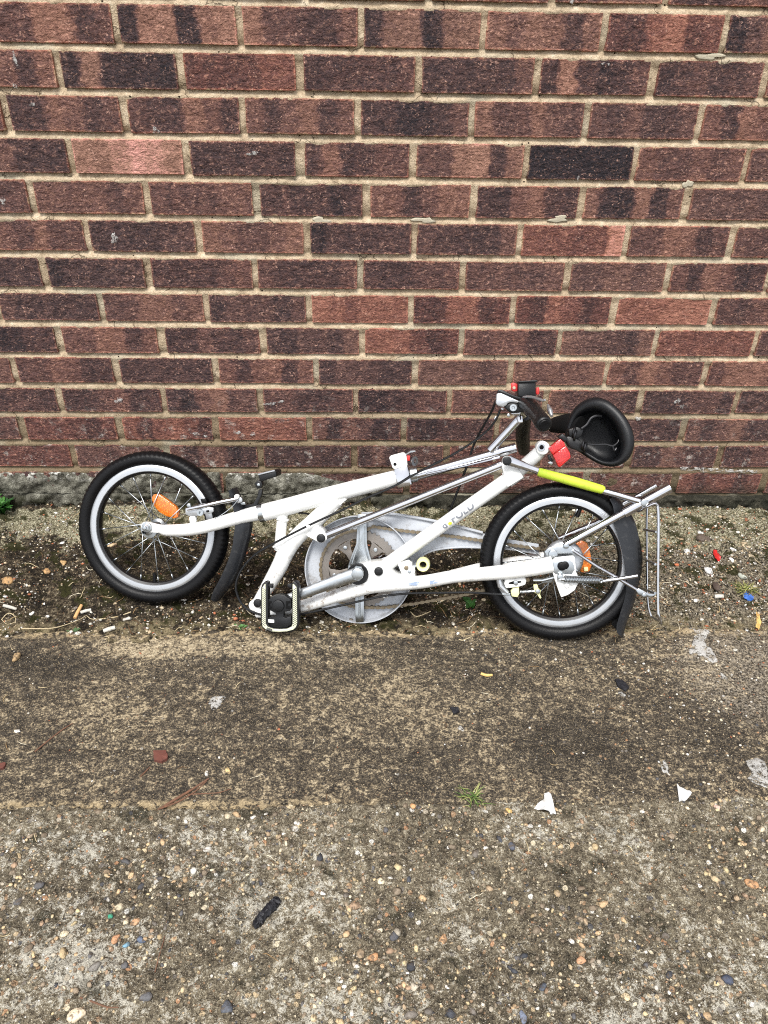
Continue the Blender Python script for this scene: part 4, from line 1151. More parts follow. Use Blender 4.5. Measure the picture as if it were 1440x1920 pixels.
mb = MB(); mb.disc(gp(0, 0, -0.030), BN, Rr*0.30, 0.010, 26, 0.2); mb.build('spider_hub', M_STEEL, ringo)
for k in range(5):
    a0 = math.radians(90+36+72*k); mb = MB(); mb.disc(ringpt(Rr*0.66, a0)+BN*0.0006, BN, 0.0042, 0.003, 12); mb.build('ring_bolt', M_STEEL, ringo)
# chain: alternating link plates with rollers
def chain_path():
    P = []
    for (x, y) in ((1010, 1029), (960, 1022), (905, 1014), (860, 1007), (800, 1000), (745, 994), (700, 987)): P.append(B(x, y, -0.0275))
    a = math.radians(85)
    while a < math.radians(282): P.append(gp(Rr, a, -0.0275)); a += 0.12
    for (x, y) in ((720, 1139), (780, 1131), (866, 1116), (940, 1098), (1000, 1085)): P.append(B(x, y, -0.0275))
    return P
def resample(P, step):
    out = [P[0].copy()]; acc = 0
    for a, b in zip(P[:-1], P[1:]):
        L = (b-a).length; t = step-acc
        while t <= L: out.append(a+(b-a)*(t/L)); t += step
        acc = L-(t-step)
    return out
cp = resample(chain_path(), 0.0115)
mb = MB()
for a in cp: mb.tube([a-BN*0.0042, a+BN*0.0042], 0.0021, 8)
chain = mb.build('chain', M_CHAIN, bike); chain['kind'] = 'stuff'
for i in range(len(cp)-1):
    a, b = cp[i], cp[i+1]; d = (b-a).normalized(); up_ = BN.cross(d); w = 0.0033 if i % 2 else 0.0023; mb = MB()
    pl = [a+d*u+up_*v+BN*(w+0.0005) for (u, v) in ((-0.0030, 0.0), (-0.0018, 0.0030), (0.0020, 0.0032), (0.00575, 0.0015), (0.0095, 0.0032), (0.0133, 0.0030), (0.0145, 0.0), (0.0133, -0.0030), (0.0095, -0.0032), (0.00575, -0.0015), (0.0020, -0.0032), (-0.0018, -0.0030))]
    mb.plate(pl, BN, 2*w+0.001); mb.build('chain_link', M_CHAIN, chain)
# pressed steel guard bracket standing across the chainring
gb = plate_part('guard_bracket', c1((724, 158), (832, 158), (834, 300), (838, 520), (866, 640), (912, 775), (860, 800), (640, 800), (612, 775), (660, 640), (706, 520), (716, 300)), -0.016, 0.004, M_STEEL, bike, 0.001)
gb2 = plate_part('guard_bracket', c1((690, 1150), (802, 1150), (802, 1400), (796, 1478), (702, 1486), (692, 1400)), -0.016, 0.004, M_STEEL, bike, 0.001)
for dx in (-38, 38):
    mb = MB(); tube_px(mb, c1((778+dx*0.9, 300, -0.0155), (774+dx, 520, -0.0155), (765+dx*1.9, 640, -0.0155), (764+dx*2.9, 770, -0.0155)), [1.6, 2.4, 3, 3], 8, 4); mb.build('bracket_rib', M_STEEL, gb)
mb = MB(); tube_px(mb, c1((748, 1160, -0.0155), (748, 1400, -0.0155)), [4, 4], 8); mb.build('bracket_rib', M_STEEL, gb2)

# ---- rear end: drum plate, axle bracket, spring, strut
mb = MB(); c = B(1056, 1048, 0.028); mb.revolve(c, BN, [(1e-5, 0.0), (37*mpp(c), 0.0), (37*mpp(c), 0.004), (33*mpp(c), 0.010), (28*mpp(c), 0.012), (1e-5, 0.013)], 40); drum = mb.build('hub_brake', M_ALU, bike)
for k in range(10):
    a = k*0.628; mb = MB(); p = c+(BU*math.cos(a)+BV*math.sin(a))*31*mpp(c)+BN*0.010; mb.disc(p, BN, 0.0022, 0.002, 8)
    mb.build('rivet', M_STEEL, drum)
plate_part('brake_plate', c2((150, 320), (200, 270), (330, 225), (480, 225), (560, 290), (600, 380), (500, 370), (330, 372), (240, 395), (190, 400)), 0.050, 0.004, M_STEEL, drum)
button('bolt', *c2((262, 350))[0], 0.050, 8.6, 0.007, M_STEEL, drum, 0.15)
button('bolt', *c2((440, 238))[0], 0.050, 5.6, 0.006, M_STEEL, drum, 0.4)
axb = plate_part('axle_bracket', c2((240, 470), (252, 440), (300, 400), (545, 376), (562, 400), (580, 600), (600, 640), (602, 760), (560, 840), (470, 905), (375, 938), (352, 880), (318, 780), (285, 690), (262, 600)), 0.066, 0.008, M_WHITE, bike, 0.0015)
plate_part('drop_insert', c2((248, 475), (300, 440), (480, 425), (540, 470), (560, 560), (520, 620), (300, 620), (262, 590)), 0.0675, 0.002, M_STEEL, axb)
button('rubber_stop', *c2((385, 512))[0], 0.0675, 8.5, 0.008, M_RUBBER, axb, 0.5)
button('rubber_stop', *c2((425, 500))[0], 0.0677, 7.5, 0.007, M_RUBBER, axb, 0.5)
mb = MB(); tube_px(mb, c2((360, 610, 0.068), (360, 700, 0.070)), [9, 12], 10); mb.build('spring_hook', M_STEEL, axb)
button('bolt', *c2((362, 660))[0], 0.071, 5.5, 0.004, M_STEEL, axb)
button('bolt', *c2((450, 770))[0], 0.067, 5.0, 0.003, M_WHITE, axb)
# coil spring
a, b = B(*c2((418, 690))[0], 0.074), B(*c2((880, 705))[0], 0.066); d = b-a; L = d.length; d.normalize()
u_ = (BN-d*BN.dot(d)).normalized(); v_ = d.cross(u_); pts = []
turns = 22
for i in range(turns*10+1):
    t = i/(turns*10); an = 2*math.pi*turns*t
    pts.append(a+d*L*t+(u_*math.cos(an)+v_*math.sin(an))*0.0062)
mb = MB(); mb.tube(pts, 0.0011, 6); spring = mb.build('coil_spring', M_STEEL, bike)
mb = MB(); tube_px(mb, c2((375, 690, 0.072), (420, 690, 0.072)), [8, 9], 10); tube_px(mb, c2((872, 705, 0.066), (910, 690, 0.064), (940, 705, 0.062), (910, 735, 0.062), (880, 715, 0.064)), [4, 4, 4, 4, 4], 8, 3); mb.build('spring_end', M_STEEL, spring)
tube_part('peg', c2((930, 720, 0.060), (1200, 680, 0.062), (1405, 645, 0.062)), [6.5, 7.5, 7.5], M_CHROME, bike, 14)
mb = MB(); tube_px(mb, c2((540, 305, 0.052), (620, 360, 0.053), (860, 520, 0.054), (1120, 665, 0.054), (1390, 830, 0.054)), [6, 6, 6.5, 6.5, 6.5], 12)
strut = mb.build('rack_strut', M_CHROME, bike)
mb = MB(); mb.plate([B(x, y, 0.057) for (x, y) in c6((312, 1360), (345, 1338), (392, 1362), (450, 1395), (540, 1405), (540, 1420), (470, 1440), (390, 1438), (340, 1405))], BN, 0.005, 0.0012); mb.build('strut_eye', M_STEEL, strut)
button('bolt', *c6((405, 1412))[0], 0.0575, 4.0, 0.003, M_STEEL, strut)
tube_part('brake_arm', c2((0, 705, 0.048), (130, 705, 0.050), (280, 668, 0.054)), [6, 7, 7], M_STEEL, bike, 10)
plate_part('brake_lever_plate', c2((110, 700), (200, 660), (280, 640), (285, 700), (240, 740), (150, 745)), 0.048, 0.003, M_STEEL, bike)
# cable stop, pinch spring and wing nut under the chainstay
bst = plate_part('cable_stop', z3((1090, 1268), (1270, 1256), (1284, 1290), (1275, 1330), (1200, 1352), (1095, 1362), (1080, 1320)), 0.052, 0.010, M_WHITE, bike, 0.003)
plate_part('slot', z3((1120, 1308), (1160, 1296), (1235, 1294), (1238, 1306), (1160, 1322), (1122, 1320)), 0.0526, 0.001, M_DARK, bst, 0)
button('bolt', *z3((1186, 1308))[0], 0.0526, 4.4, 0.003, M_STEEL, bst)
tube_part('stop_arm', [(934, 1078, 0.046), (938, 1098, 0.046), (952, 1112, 0.048)], [11, 12, 8], M_ALU, bst, 10)
plate_part('anchor_block', z3((1140, 1385), (1160, 1362), (1215, 1352), (1218, 1410), (1200, 1440), (1150, 1432)), 0.052, 0.010, M_CREAM, bst, 0.001)
a, b = B(*z3((1220, 1392))[0], 0.050), B(*z3((1355, 1386))[0], 0.050); d = (b-a); L = d.length; d.normalize(); u_ = (BN-d*BN.dot(d)).normalized(); v_ = d.cross(u_)
mb = MB(); mb.tube([a+d*L*(i/96)+(u_*math.cos(2*math.pi*12*i/96)+v_*math.sin(2*math.pi*12*i/96))*0.0030 for i in range(97)], 0.0007, 5); mb.build('adjuster_spring', M_STEEL, bst)
plate_part('wing_nut', z3((1345, 1330), (1380, 1325), (1390, 1360), (1412, 1380), (1405, 1415), (1418, 1445), (1405, 1455), (1375, 1410), (1355, 1400), (1350, 1370)), 0.052, 0.008, M_CREAM, bst, 0.001)
button('bolt', *z3((1383, 1384))[0], 0.0525, 4.5, 0.004, M_STEEL, bst)
tube_part('cable_end', z3((1065, 1412, 0.048), (1135, 1412, 0.048)), [4.5, 4.5], M_STEEL, bst, 8)

# ---- seat stays, fold handle
mb = MB(); tube_px(mb, z5((640, 512, 0.046), (700, 480, 0.044), (1060, 285, 0.036)), [15, 15, 15], 16); tube_px(mb, z5((1040, 296, 0.036), (1352, 124, 0.032)), [20, 20], 18)
ss_ = mb.build('seat_stay', M_CHROME, bike)
button('bolt', *z4((1180, 907))[0], 0.042, 7.0, 0.005, M_STEEL, ss_, 0.15)
mb = MB(); tube_px(mb, z5((605, 468, -0.044), (852, 362, -0.040), (1030, 240, -0.036), (1262, 110, -0.032)), [11, 11, 11, 10], 14); mb.build('seat_stay', M_CHROME, bike)
mb = MB(); tube_px(mb, z4((1185, 905, -0.034), (1185, 905, 0.036)), [9, 9], 12); mb.build('cross_bolt', M_STEEL, bike)
mb = MB()
P = [B(*p) for p in z4((262, 622, 0.026), (330, 648, 0.026), (400, 672, 0.026), (480, 700, 0.026))]
mb.tube(P, [R(w, p) for w, p in zip((22, 18, 13, 12), P)], 16, True, 3, flat=(BN, 0.6))
hnd = mb.build('fold_lever', M_CHROME, bike)
tube_part('lever_rod', z4((890, 826, 0.030), (1000, 856, 0.034), (1150, 900, 0.040)), [12, 13, 13], M_CHROME, hnd, 16)
tube_part('lever_grip', z4((468, 702, 0.026), (476, 704, 0.026), (600, 738, 0.027), (700, 765, 0.028), (800, 794, 0.029), (892, 820, 0.030), (902, 823, 0.030)), [12, 16.5, 17.5, 18.5, 18, 16.5, 12], M_LIME, hnd, 18, 3)
button('pivot_cap', *z4((254, 627))[0], 0.034, 8.6, 0.004, M_PLASTIC, hnd)

# ---- mudguards: curved U-section bands
def mudguard(pts, name, depth, halfw):
    """pts: (x, y) of the inner edge seen, outer edge seen; real U-section swept along"""
    secs = []
    for (ix, iy, ox, oy) in pts:
        i_n, o_n = B(ix, iy, halfw), B(ox, oy, halfw*0.55)
        i_f, o_f = i_n-BN*2*halfw, o_n-BN*2*halfw*0.55
        mid = (o_n+o_f)/2+(o_n-i_n).normalized()*0.004
        t_ = 0.0016
        inn = (i_n-o_n).normalized()*0.002
        ring = [i_n, o_n*0.55+i_n*0.45+BN*0.003, o_n, mid, o_f, o_f*0.55+i_f*0.45-BN*0.003, i_f]
        ring += [p-(BN*t_ if k < 2 else (BN*-t_ if k > 4 else (o_n-i_n).normalized()*t_)) for k, p in reversed(list(enumerate(ring)))]
        secs.append(ring)
    mb = MB(); mb.loft(secs, True, True, True); return mb.build(name, M_GUARD, bike, auto=50)
def dense(rows, sub=4):
    A = [Vector((r[0], r[1], 0)) for r in rows]; Bq = [Vector((r[2], r[3], 0)) for r in rows]
    A, _ = catmull(A, [1]*len(A), sub); Bq, _ = catmull(Bq, [1]*len(Bq), sub)
    return [(a.x, a.y, b.x, b.y) for a, b in zip(A, Bq)]
mudguard(dense(z5(*[]) or [(1143, 936, 1152, 930), (1150, 952, 1166, 944), (1154, 985, 1186, 972), (1160, 1010, 1196, 1000), (1166, 1030, 1200, 1030), (1172, 1060, 1201, 1062), (1176, 1090, 1197, 1095), (1172, 1120, 1190, 1128), (1163, 1150, 1178, 1160), (1156, 1175, 1170, 1185), (1158, 1188, 1168, 1197)]), 'mudguard', 0.03, 0.030)
mudguard(dense([(428, 920, 437, 916), (436, 945, 448, 940), (440, 985, 466, 976), (438, 1005, 465, 1000), (436, 1022, 460, 1020), (428, 1050, 450, 1054), (414, 1082, 434, 1090), (400, 1108, 414, 1116), (395, 1124, 405, 1129)]), 'mudguard', 0.03, 0.026)

# ---- rack folded down behind
mb = MB()
tube_px(mb, c6((340, 470, 0.030), (430, 425, 0.046), (510, 388, 0.050), (545, 395, 0.050), (562, 450, 0.050), (566, 700, 0.050), (562, 1100, 0.050), (562, 1560, 0.050), (572, 1650, 0.050), (600, 1735, 0.046)), [5.5, 5.5, 6, 6, 6, 6, 5.6, 5.6, 6, 6], 10, 3)
tube_px(mb, c6((438, 430, -0.045), (434, 700, -0.045), (438, 1100, -0.045), (444, 1450, -0.045), (460, 1580, -0.045), (484, 1655, -0.045)), [4.6]*6, 10, 3)
rack = mb.build('rack', M_CHROME, bike)
for (a, b) in (((404, 678), (545, 705)), ((386, 1003), (535, 1068)), ((360, 1330), (530, 1395)), ((490, 1656), (596, 1720))):
    mb = MB(); tube_px(mb, c6((a[0], a[1], -0.048), (b[0], b[1], 0.048)), [4.2, 4.6], 8); mb.build('rack_crossbar', M_STEEL, rack)

# ---- front brake and reflector bracket
mb = MB()
tube_px(mb, c5((150, 650, 0.052), (300, 618, 0.052), (560, 560, 0.046), (790, 515, 0.036)), [8, 8, 8, 8], 12)
fb = mb.build('brake_caliper', M_CHROME, bike)
button('bolt', *c5((170, 600))[0], 0.052, 4.0, 0.004, M_STEEL, fb)
plate_part('caliper_plate', c5((120, 640), (200, 620), (320, 625), (480, 630), (478, 680), (430, 715), (330, 712), (270, 740), (180, 745), (120, 715)), 0.050, 0.006, M_ALU, fb, 0.001)
mb = MB(); c = B(*c5((318, 690))[0], 0.050); mb.revolve(c, BN, [(2.6*mpp(c), 0), (2.6*mpp(c), 0.005), (6.2*mpp(c), 0.005), (6.2*mpp(c), 0)], 18, closed=True); mb.build('barrel_nut', M_STEEL, fb)
plate_part('slot', c5((385, 668), (420, 660), (428, 685), (392, 692)), 0.0506, 0.001, M_DARK, fb, 0)
plate_part('caliper_end', c5((770, 520), (830, 490), (850, 520), (845, 560), (790, 575)), 0.038, 0.006, M_ALU, fb, 0.001)
button('bolt', *c5((790, 485))[0], 0.036, 4.6, 0.008, M_WHITE, fb)
plate_part('brake_pad', c5((312, 520), (380, 515), (408, 575), (330, 580)), 0.022, 0.010, M_RUBBER, fb, 0.001)
mb = MB(); tube_px(mb, c5((800, 530, 0.040), (720, 620, 0.042), (620, 700, 0.044), (500, 775, 0.044)), [1.6]*4, 6, 4); mb.build('brake_wire', M_STEEL, fb)
plate_part('fork_stub', c5((165, 760), (185, 735), (240, 735), (255, 790), (240, 850), (180, 850)), 0.050, 0.010, M_WHITE, fb, 0.0015)
mb = MB(); mb.plate([B(x, y, 0.006) for (x, y) in c5((850, 600), (990, 585), (1050, 470), (1060, 400), (1110, 390), (1100, 470), (1040, 600), (1000, 640), (850, 650))], BN, 0.012, 0.001)
rb = mb.build('reflector_bracket', M_PLASTIC, bike)
plate_part('hinge', c5((1010, 320), (1050, 275), (1095, 290), (1110, 330), (1095, 380), (1040, 390)), 0.010, 0.014, M_PLASTIC, rb, 0.001)
button('bolt', *c5((1062, 335))[0], 0.0102, 3.0, 0.002, M_STEEL, rb)
mb = MB(); mb.plate([B(x, y, 0.024) for (x, y) in c5((1055, 215), (1062, 195), (1265, 145), (1290, 165), (1290, 232), (1100, 295), (1075, 280))], BN, 0.045, 0.002); mb.build('reflector_housing', M_PLASTIC, rb)
mb = MB(); tube_px(mb, c5((1060, 203, 0.025), (1270, 152, 0.025)), [3.4, 3.4], 8); mb.build('housing_rim', M_ALU, rb)
plate_part('mudguard_clip', c5((680, 500), (690, 420), (715, 380), (740, 420), (760, 480)), 0.004, 0.010, M_GUARD, bike, 0.001)
plate_part('crown_bolt', c5((820, 570), (880, 555), (895, 590), (840, 600)), 0.012, 0.010, M_STEEL, bike, 0.001)

# ---- handlebar: grips, brake lever, light mount
gm = MB()
tube_px(gm, c7((860, 470, 0.060), (930, 490, 0.090), (965, 520, 0.105), (1020, 585, 0.135), (1080, 660, 0.165), (1130, 728, 0.190), (1152, 758, 0.200), (1160, 768, 0.203)), [22, 28, 30, 29, 29, 32, 31, 25], 22, 3)
grip = gm.build('grip', M_PLASTIC, bike)
mb = MB(); a = B(*c7((1162, 770))[0], 0.2035); ax_ = (B(*c7((1160, 768))[0], 0.203)-B(*c7((1080, 660))[0], 0.165)).normalized()
mb.revolve(a, ax_, [(10*mpp(a), -0.002), (10.5*mpp(a), 0.0005), (9*mpp(a), 0.0018), (1e-5, 0.0014)], 24); mb.build('grip_end', M_RUBBER, grip)
tube_part('grip', c7((905, 640, -0.030), (890, 740, -0.070), (865, 860, -0.110), (868, 1000, -0.160), (880, 1110, -0.205), (882, 1125, -0.208)), [20, 24, 27, 26, 22, 16], M_PLASTIC, bike, 18, 3)
tube_part('handlebar', c7((900, 470, 0.070), (860, 520, 0.030), (850, 580, 0.0), (895, 650, -0.034)), [15, 15, 15, 15], M_CHROME, bike, 16, 3)
mb = MB(); mb.plate([B(x, y, 0.070) for (x, y) in c7((510, 345), (560, 332), (640, 360), (722, 402), (840, 452), (828, 482), (720, 462), (672, 470), (640, 512), (590, 528), (530, 512), (498, 480), (505, 440))], BN, 0.018, 0.0025)
lev = mb.build('brake_lever', M_ALU, bike)
mb = MB(); mb.plate([B(x, y, 0.072) for (x, y) in c7((528, 298), (545, 290), (612, 302), (700, 350), (865, 405), (862, 450), (720, 398), (560, 330), (516, 342))], BN, 0.020, 0.002); mb.build('lever_cover', M_PLASTIC, lev)
mb = MB(); tube_px(mb, c7((875, 392, 0.085), (940, 388, 0.110), (1010, 396, 0.130), (1090, 424, 0.150), (1140, 438, 0.160), (1165, 430, 0.164)), [4, 5, 5.5, 6, 5, 4], 10, 3); mb.build('lever_blade', M_ALU, lev)
mb = MB(); tube_px(mb, c7((1205, 500, 0.140), (1232, 570, 0.150), (1255, 650, 0.160)), [5, 10, 6], 10, 3); mb.build('lever_tip', M_ALU, lev)
mb = MB(); mb.plate([B(x, y, 0.066) for (x, y) in c7((610, 520), (680, 470), (860, 430), (930, 450), (940, 600), (860, 600), (700, 610))], BN, 0.022, 0.003); mb.build('lever_clamp', M_PLASTIC, lev)
mb = MB(); c = B(*c7((735, 535))[0], 0.066); mb.revolve(c, BN, [(3*mpp(c), 0), (3*mpp(c), 0.006), (6.5*mpp(c), 0.006), (6.5*mpp(c), 0)], 18, closed=True)
mb.disc(c, BN, 3.2*mpp(c), 0.004, 12); mb.build('clamp_screw', M_STEEL, lev)
plate_part('barrel_adjuster', c7((565, 540), (600, 530), (612, 560), (585, 572)), 0.062, 0.006, M_ALU, lev, 0.001)
plate_part('barrel_adjuster', c7((470, 690), (500, 650), (530, 660), (525, 690), (490, 702)), 0.040, 0.006, M_ALU, lev, 0.001)
plate_part('stem_clamp', c7((698, 600), (760, 585), (838, 575), (845, 620), (800, 645), (720, 640)), 0.058, 0.030, M_CHROME, bike, 0.003)
plate_part('clamp_band', c7((785, 645), (840, 630), (862, 650), (872, 735), (840, 748), (800, 752)), 0.040, 0.030, M_CHROME, bike, 0.002)
button('bolt', *c7((672, 636))[0], 0.058, 3.0, 0.004, M_STEEL, bike)
lm = MB(); lm.plate([B(x, y, 0.060) for (x, y) in c7((798, 190), (810, 176), (1030, 168), (1042, 185), (1042, 380), (1030, 400), (815, 395), (802, 370))], BN, 0.040, 0.002)
lmo = lm.build('light_mount', M_PLASTIC, bike)
plate_part('mount_lip', c7((806, 180), (1055, 160), (1068, 175), (1062, 188), (1040, 192), (806, 196)), 0.064, 0.046, M_PLASTIC, lmo)
mb = MB()
pts = c7((705, 205), (745, 196), (795, 215), (795, 312), (750, 322), (712, 300)); mb.plate([B(x, y, 0.052) for (x, y) in pts], BN, 0.008, 0.0015)
mb.plate([B(x, y, 0.052) for (x, y) in c7((1040, 262), (1085, 258), (1094, 290), (1090, 352), (1060, 366), (1040, 340))], BN, 0.008, 0.0015); mb.build('mount_tab', M_REDPL, lmo)
c = B(*c7((748, 268))[0], 0.0522); mb = MB(); mb.disc(c, BN, 3.0*mpp(c), 0.001, 12); mb.build('tab_hole', M_FILL, lmo)

# ---- saddle, seen from below, tipped back to the wall
outer_s = c3((330, 560), (380, 400), (470, 262), (600, 165), (740, 120), (870, 132), (1000, 192), (1130, 300), (1250, 450), (1330, 620), (1356, 770), (1340, 900), (1290, 1020), (1190, 1112), (1050, 1162), (910, 1148), (770, 1095), (630, 1010), (510, 930), (400, 870), (335, 800), (312, 680))
inner_s = c3((420, 590), (470, 470), (545, 385), (640, 335), (760, 320), (850, 340), (940, 400), (1030, 500), (1095, 620), (1135, 750), (1150, 850), (1130, 950), (1085, 1030), (1010, 1068), (910, 1066), (800, 1030), (700, 960), (610, 905), (530, 870), (470, 820), (430, 750), (410, 670))
def sad_w(x): return 0.030-(1190-x)/150*0.075          # nose end lies deeper, towards the wall
def loop_s(L, dw, sc=1.0):
    cx = sum(p[0] for p in L)/len(L); cy = sum(p[1] for p in L)/len(L)
    pts = [Vector((cx+(x-cx)*sc, cy+(y-cy)*sc, 0)) for (x, y) in L]
    pts.append(pts[0].copy()); pts, _ = catmull(pts, [1]*len(pts), 3); pts = pts[:-1]
    return [B(p.x, p.y, sad_w(p.x)+dw) for p in pts]
mid_s = [((a[0]*0.45+b[0]*0.55), (a[1]*0.45+b[1]*0.55)) for a, b in zip(outer_s, inner_s)]
out2 = [((a[0]*0.88+b[0]*0.12), (a[1]*0.88+b[1]*0.12)) for a, b in zip(outer_s, inner_s)]
in2 = [((a[0]*0.12+b[0]*0.88), (a[1]*0.12+b[1]*0.88)) for a, b in zip(outer_s, inner_s)]
mb = MB()
mb.loft([loop_s(inner_s, -0.050, 0.55), loop_s(inner_s, -0.046, 0.85), loop_s(inner_s, -0.034, 1.0), loop_s(inner_s, -0.008), loop_s(in2, 0.0), loop_s(mid_s, 0.006), loop_s(out2, 0.001), loop_s(outer_s, -0.010), loop_s(outer_s, -0.028, 1.0), loop_s(outer_s, -0.050, 0.92), loop_s(outer_s, -0.064, 0.70), loop_s(outer_s, -0.070, 0.35)], True, True, True)
sad = mb.build('saddle', M_VINYL, bike, auto=0)
mb = MB(); P = [B(*p) for p in c3((520, 560, -0.030), (380, 510, -0.050), (250, 520, -0.085), (140, 530, -0.125), (90, 535, -0.140))]
mb.tube(P, [R(w, p) for w, p in zip((42, 40, 36, 30, 18), P)], 18, True, 3, flat=(BN, 0.6)); mb.build('saddle_nose', M_DARK, sad)
mb = MB()
for (cx, cy) in ((450, 640), (470, 690), (590, 830), (620, 870)):
    c = B(*c3((cx, cy))[0], 0.004); d = (BU*0.86-BV*0.1+BN*0.25).normalized()
    mb.revolve(c, d, [(0.0085+0.0022*math.cos(q), 0.0022*math.sin(q)) for q in [k*math.pi/4 for k in range(8)]], 20, closed=True)
tube_px(mb, c3((560, 590, 0.002), (640, 530, 0.0), (700, 440, -0.002), (775, 400, -0.004), (860, 400, -0.008)), [4.5, 4.5, 4.5, 5, 4], 8, 3)
tube_px(mb, c3((650, 815, 0.004), (760, 832, 0.004), (920, 824, 0.006), (1030, 850, 0.008), (1105, 800, 0.006), (1118, 760, 0.004)), [3.5, 3.5, 3.5, 4, 3, 3], 8, 3)
tube_px(mb, c3((1030, 850, 0.010), (1060, 920, 0.010), (1085, 880, 0.008)), [3, 4, 3], 8, 3)
mb.build('saddle_springs', M_DSTEEL, sad)
mb = MB(); mb.plate([B(x, y, 0.004) for (x, y) in c3((300, 740), (360, 700), (450, 720), (560, 780), (660, 840), (640, 920), (560, 950), (440, 900), (380, 880))], BN, 0.030, 0.003)
mb.plate([B(x, y, 0.000) for (x, y) in c3((360, 600), (500, 560), (600, 600), (570, 700), (480, 760), (380, 720))], BN, 0.026, 0.003)
mb.build('saddle_clamp', M_PLASTIC, sad)
# ---- red reflector on the seat post
rr = MB()
f0 = [B(x, y, 0.030) for (x, y) in c3((65, 885), (245, 745), (300, 790), (325, 840), (130, 985))]
rr.plate(f0, BN, 0.022, 0.0015)
rr.plate([B(x, y, 0.034) for (x, y) in c3((132, 988), (328, 842), (392, 950), (405, 1030), (245, 1172), (215, 1165))], BN, 0.030, 0.0025)
rfl = rr.build('rear_reflector', M_RED, bike)
plate_part('reflector_clamp', c3((205, 720), (280, 665), (355, 730), (350, 770), (320, 800), (250, 745)), 0.028, 0.026, M_PLASTIC, rfl, 0.002)
plate_part('reflector_mount', c3((60, 1000), (90, 980), (135, 1060), (130, 1085), (95, 1080), (70, 1050)), 0.020, 0.016, M_PLASTIC, rfl, 0.001)
plate_part('mount_bolt', c3((55, 1090), (130, 1080), (145, 1105), (110, 1140), (70, 1115)), 0.018, 0.010, M_STEEL, rfl, 0.001)

# ---- cables
def cable(pts, wid, mat=M_PLASTIC, name='cable'):
    mb = MB(); tube_px(mb, pts, [wid]*len(pts), 8, 6); return mb.build(name, mat, bike)
cable([(938, 768, 0.055), (928, 790, 0.050), (905, 815, 0.040), (860, 846, 0.034), (818, 868, 0.030), (778, 889, 0.026), (740, 911, 0.024)]+z2((950, 415, 0.024), (800, 490, 0.026), (560, 600, 0.028), (310, 730, 0.022), (205, 795, 0.018), (120, 890, 0.016), (82, 985, 0.016), (92, 1070, 0.016), (140, 1145, 0.018), (220, 1188, 0.022), (330, 1206, 0.026), (500, 1196, 0.030), (700, 1155, 0.028), (950, 1098, 0.026), (1100, 1068, 0.024), (1280, 1052, 0.030), (1440, 1050, 0.036))+[(880, 1111, 0.042), (945, 1115, 0.048)], 4.4)
cable([(930, 752, 0.050), (920, 775, 0.036), (903, 805, 0.012), (888, 835, -0.012), (876, 872, -0.020), (862, 910, -0.026), (846, 952, -0.034), (838, 975, -0.040)], 4.6)
cable(z2((500, 510, -0.02), (540, 512, -0.02), (585, 522, -0.02)), 3.5)
plate_part('cable_clip', z2((552, 598), (570, 590), (584, 600), (576, 612), (560, 614)), 0.031, 0.006, M_WHITE, bike, 0.0008)
for _k, _p in (('front', CF), ('rear', CR)): print('wheel', _k, 'centre', [round(v, 4) for v in _p], 'slant height', round(_p.z/math.cos(LEAN), 4))
zmin = {}
for o in bike.children_recursive:
    if o.type == 'MESH':
        zs_ = [v.co.z+WORLD[o].z for v in o.data.vertices]; ys_ = [v.co.y+WORLD[o].y for v in o.data.vertices]
        if min(zs_) < -0.004 or max(ys_) > -0.005: print('   low/deep', o.name, round(min(zs_), 4), round(max(ys_), 4))

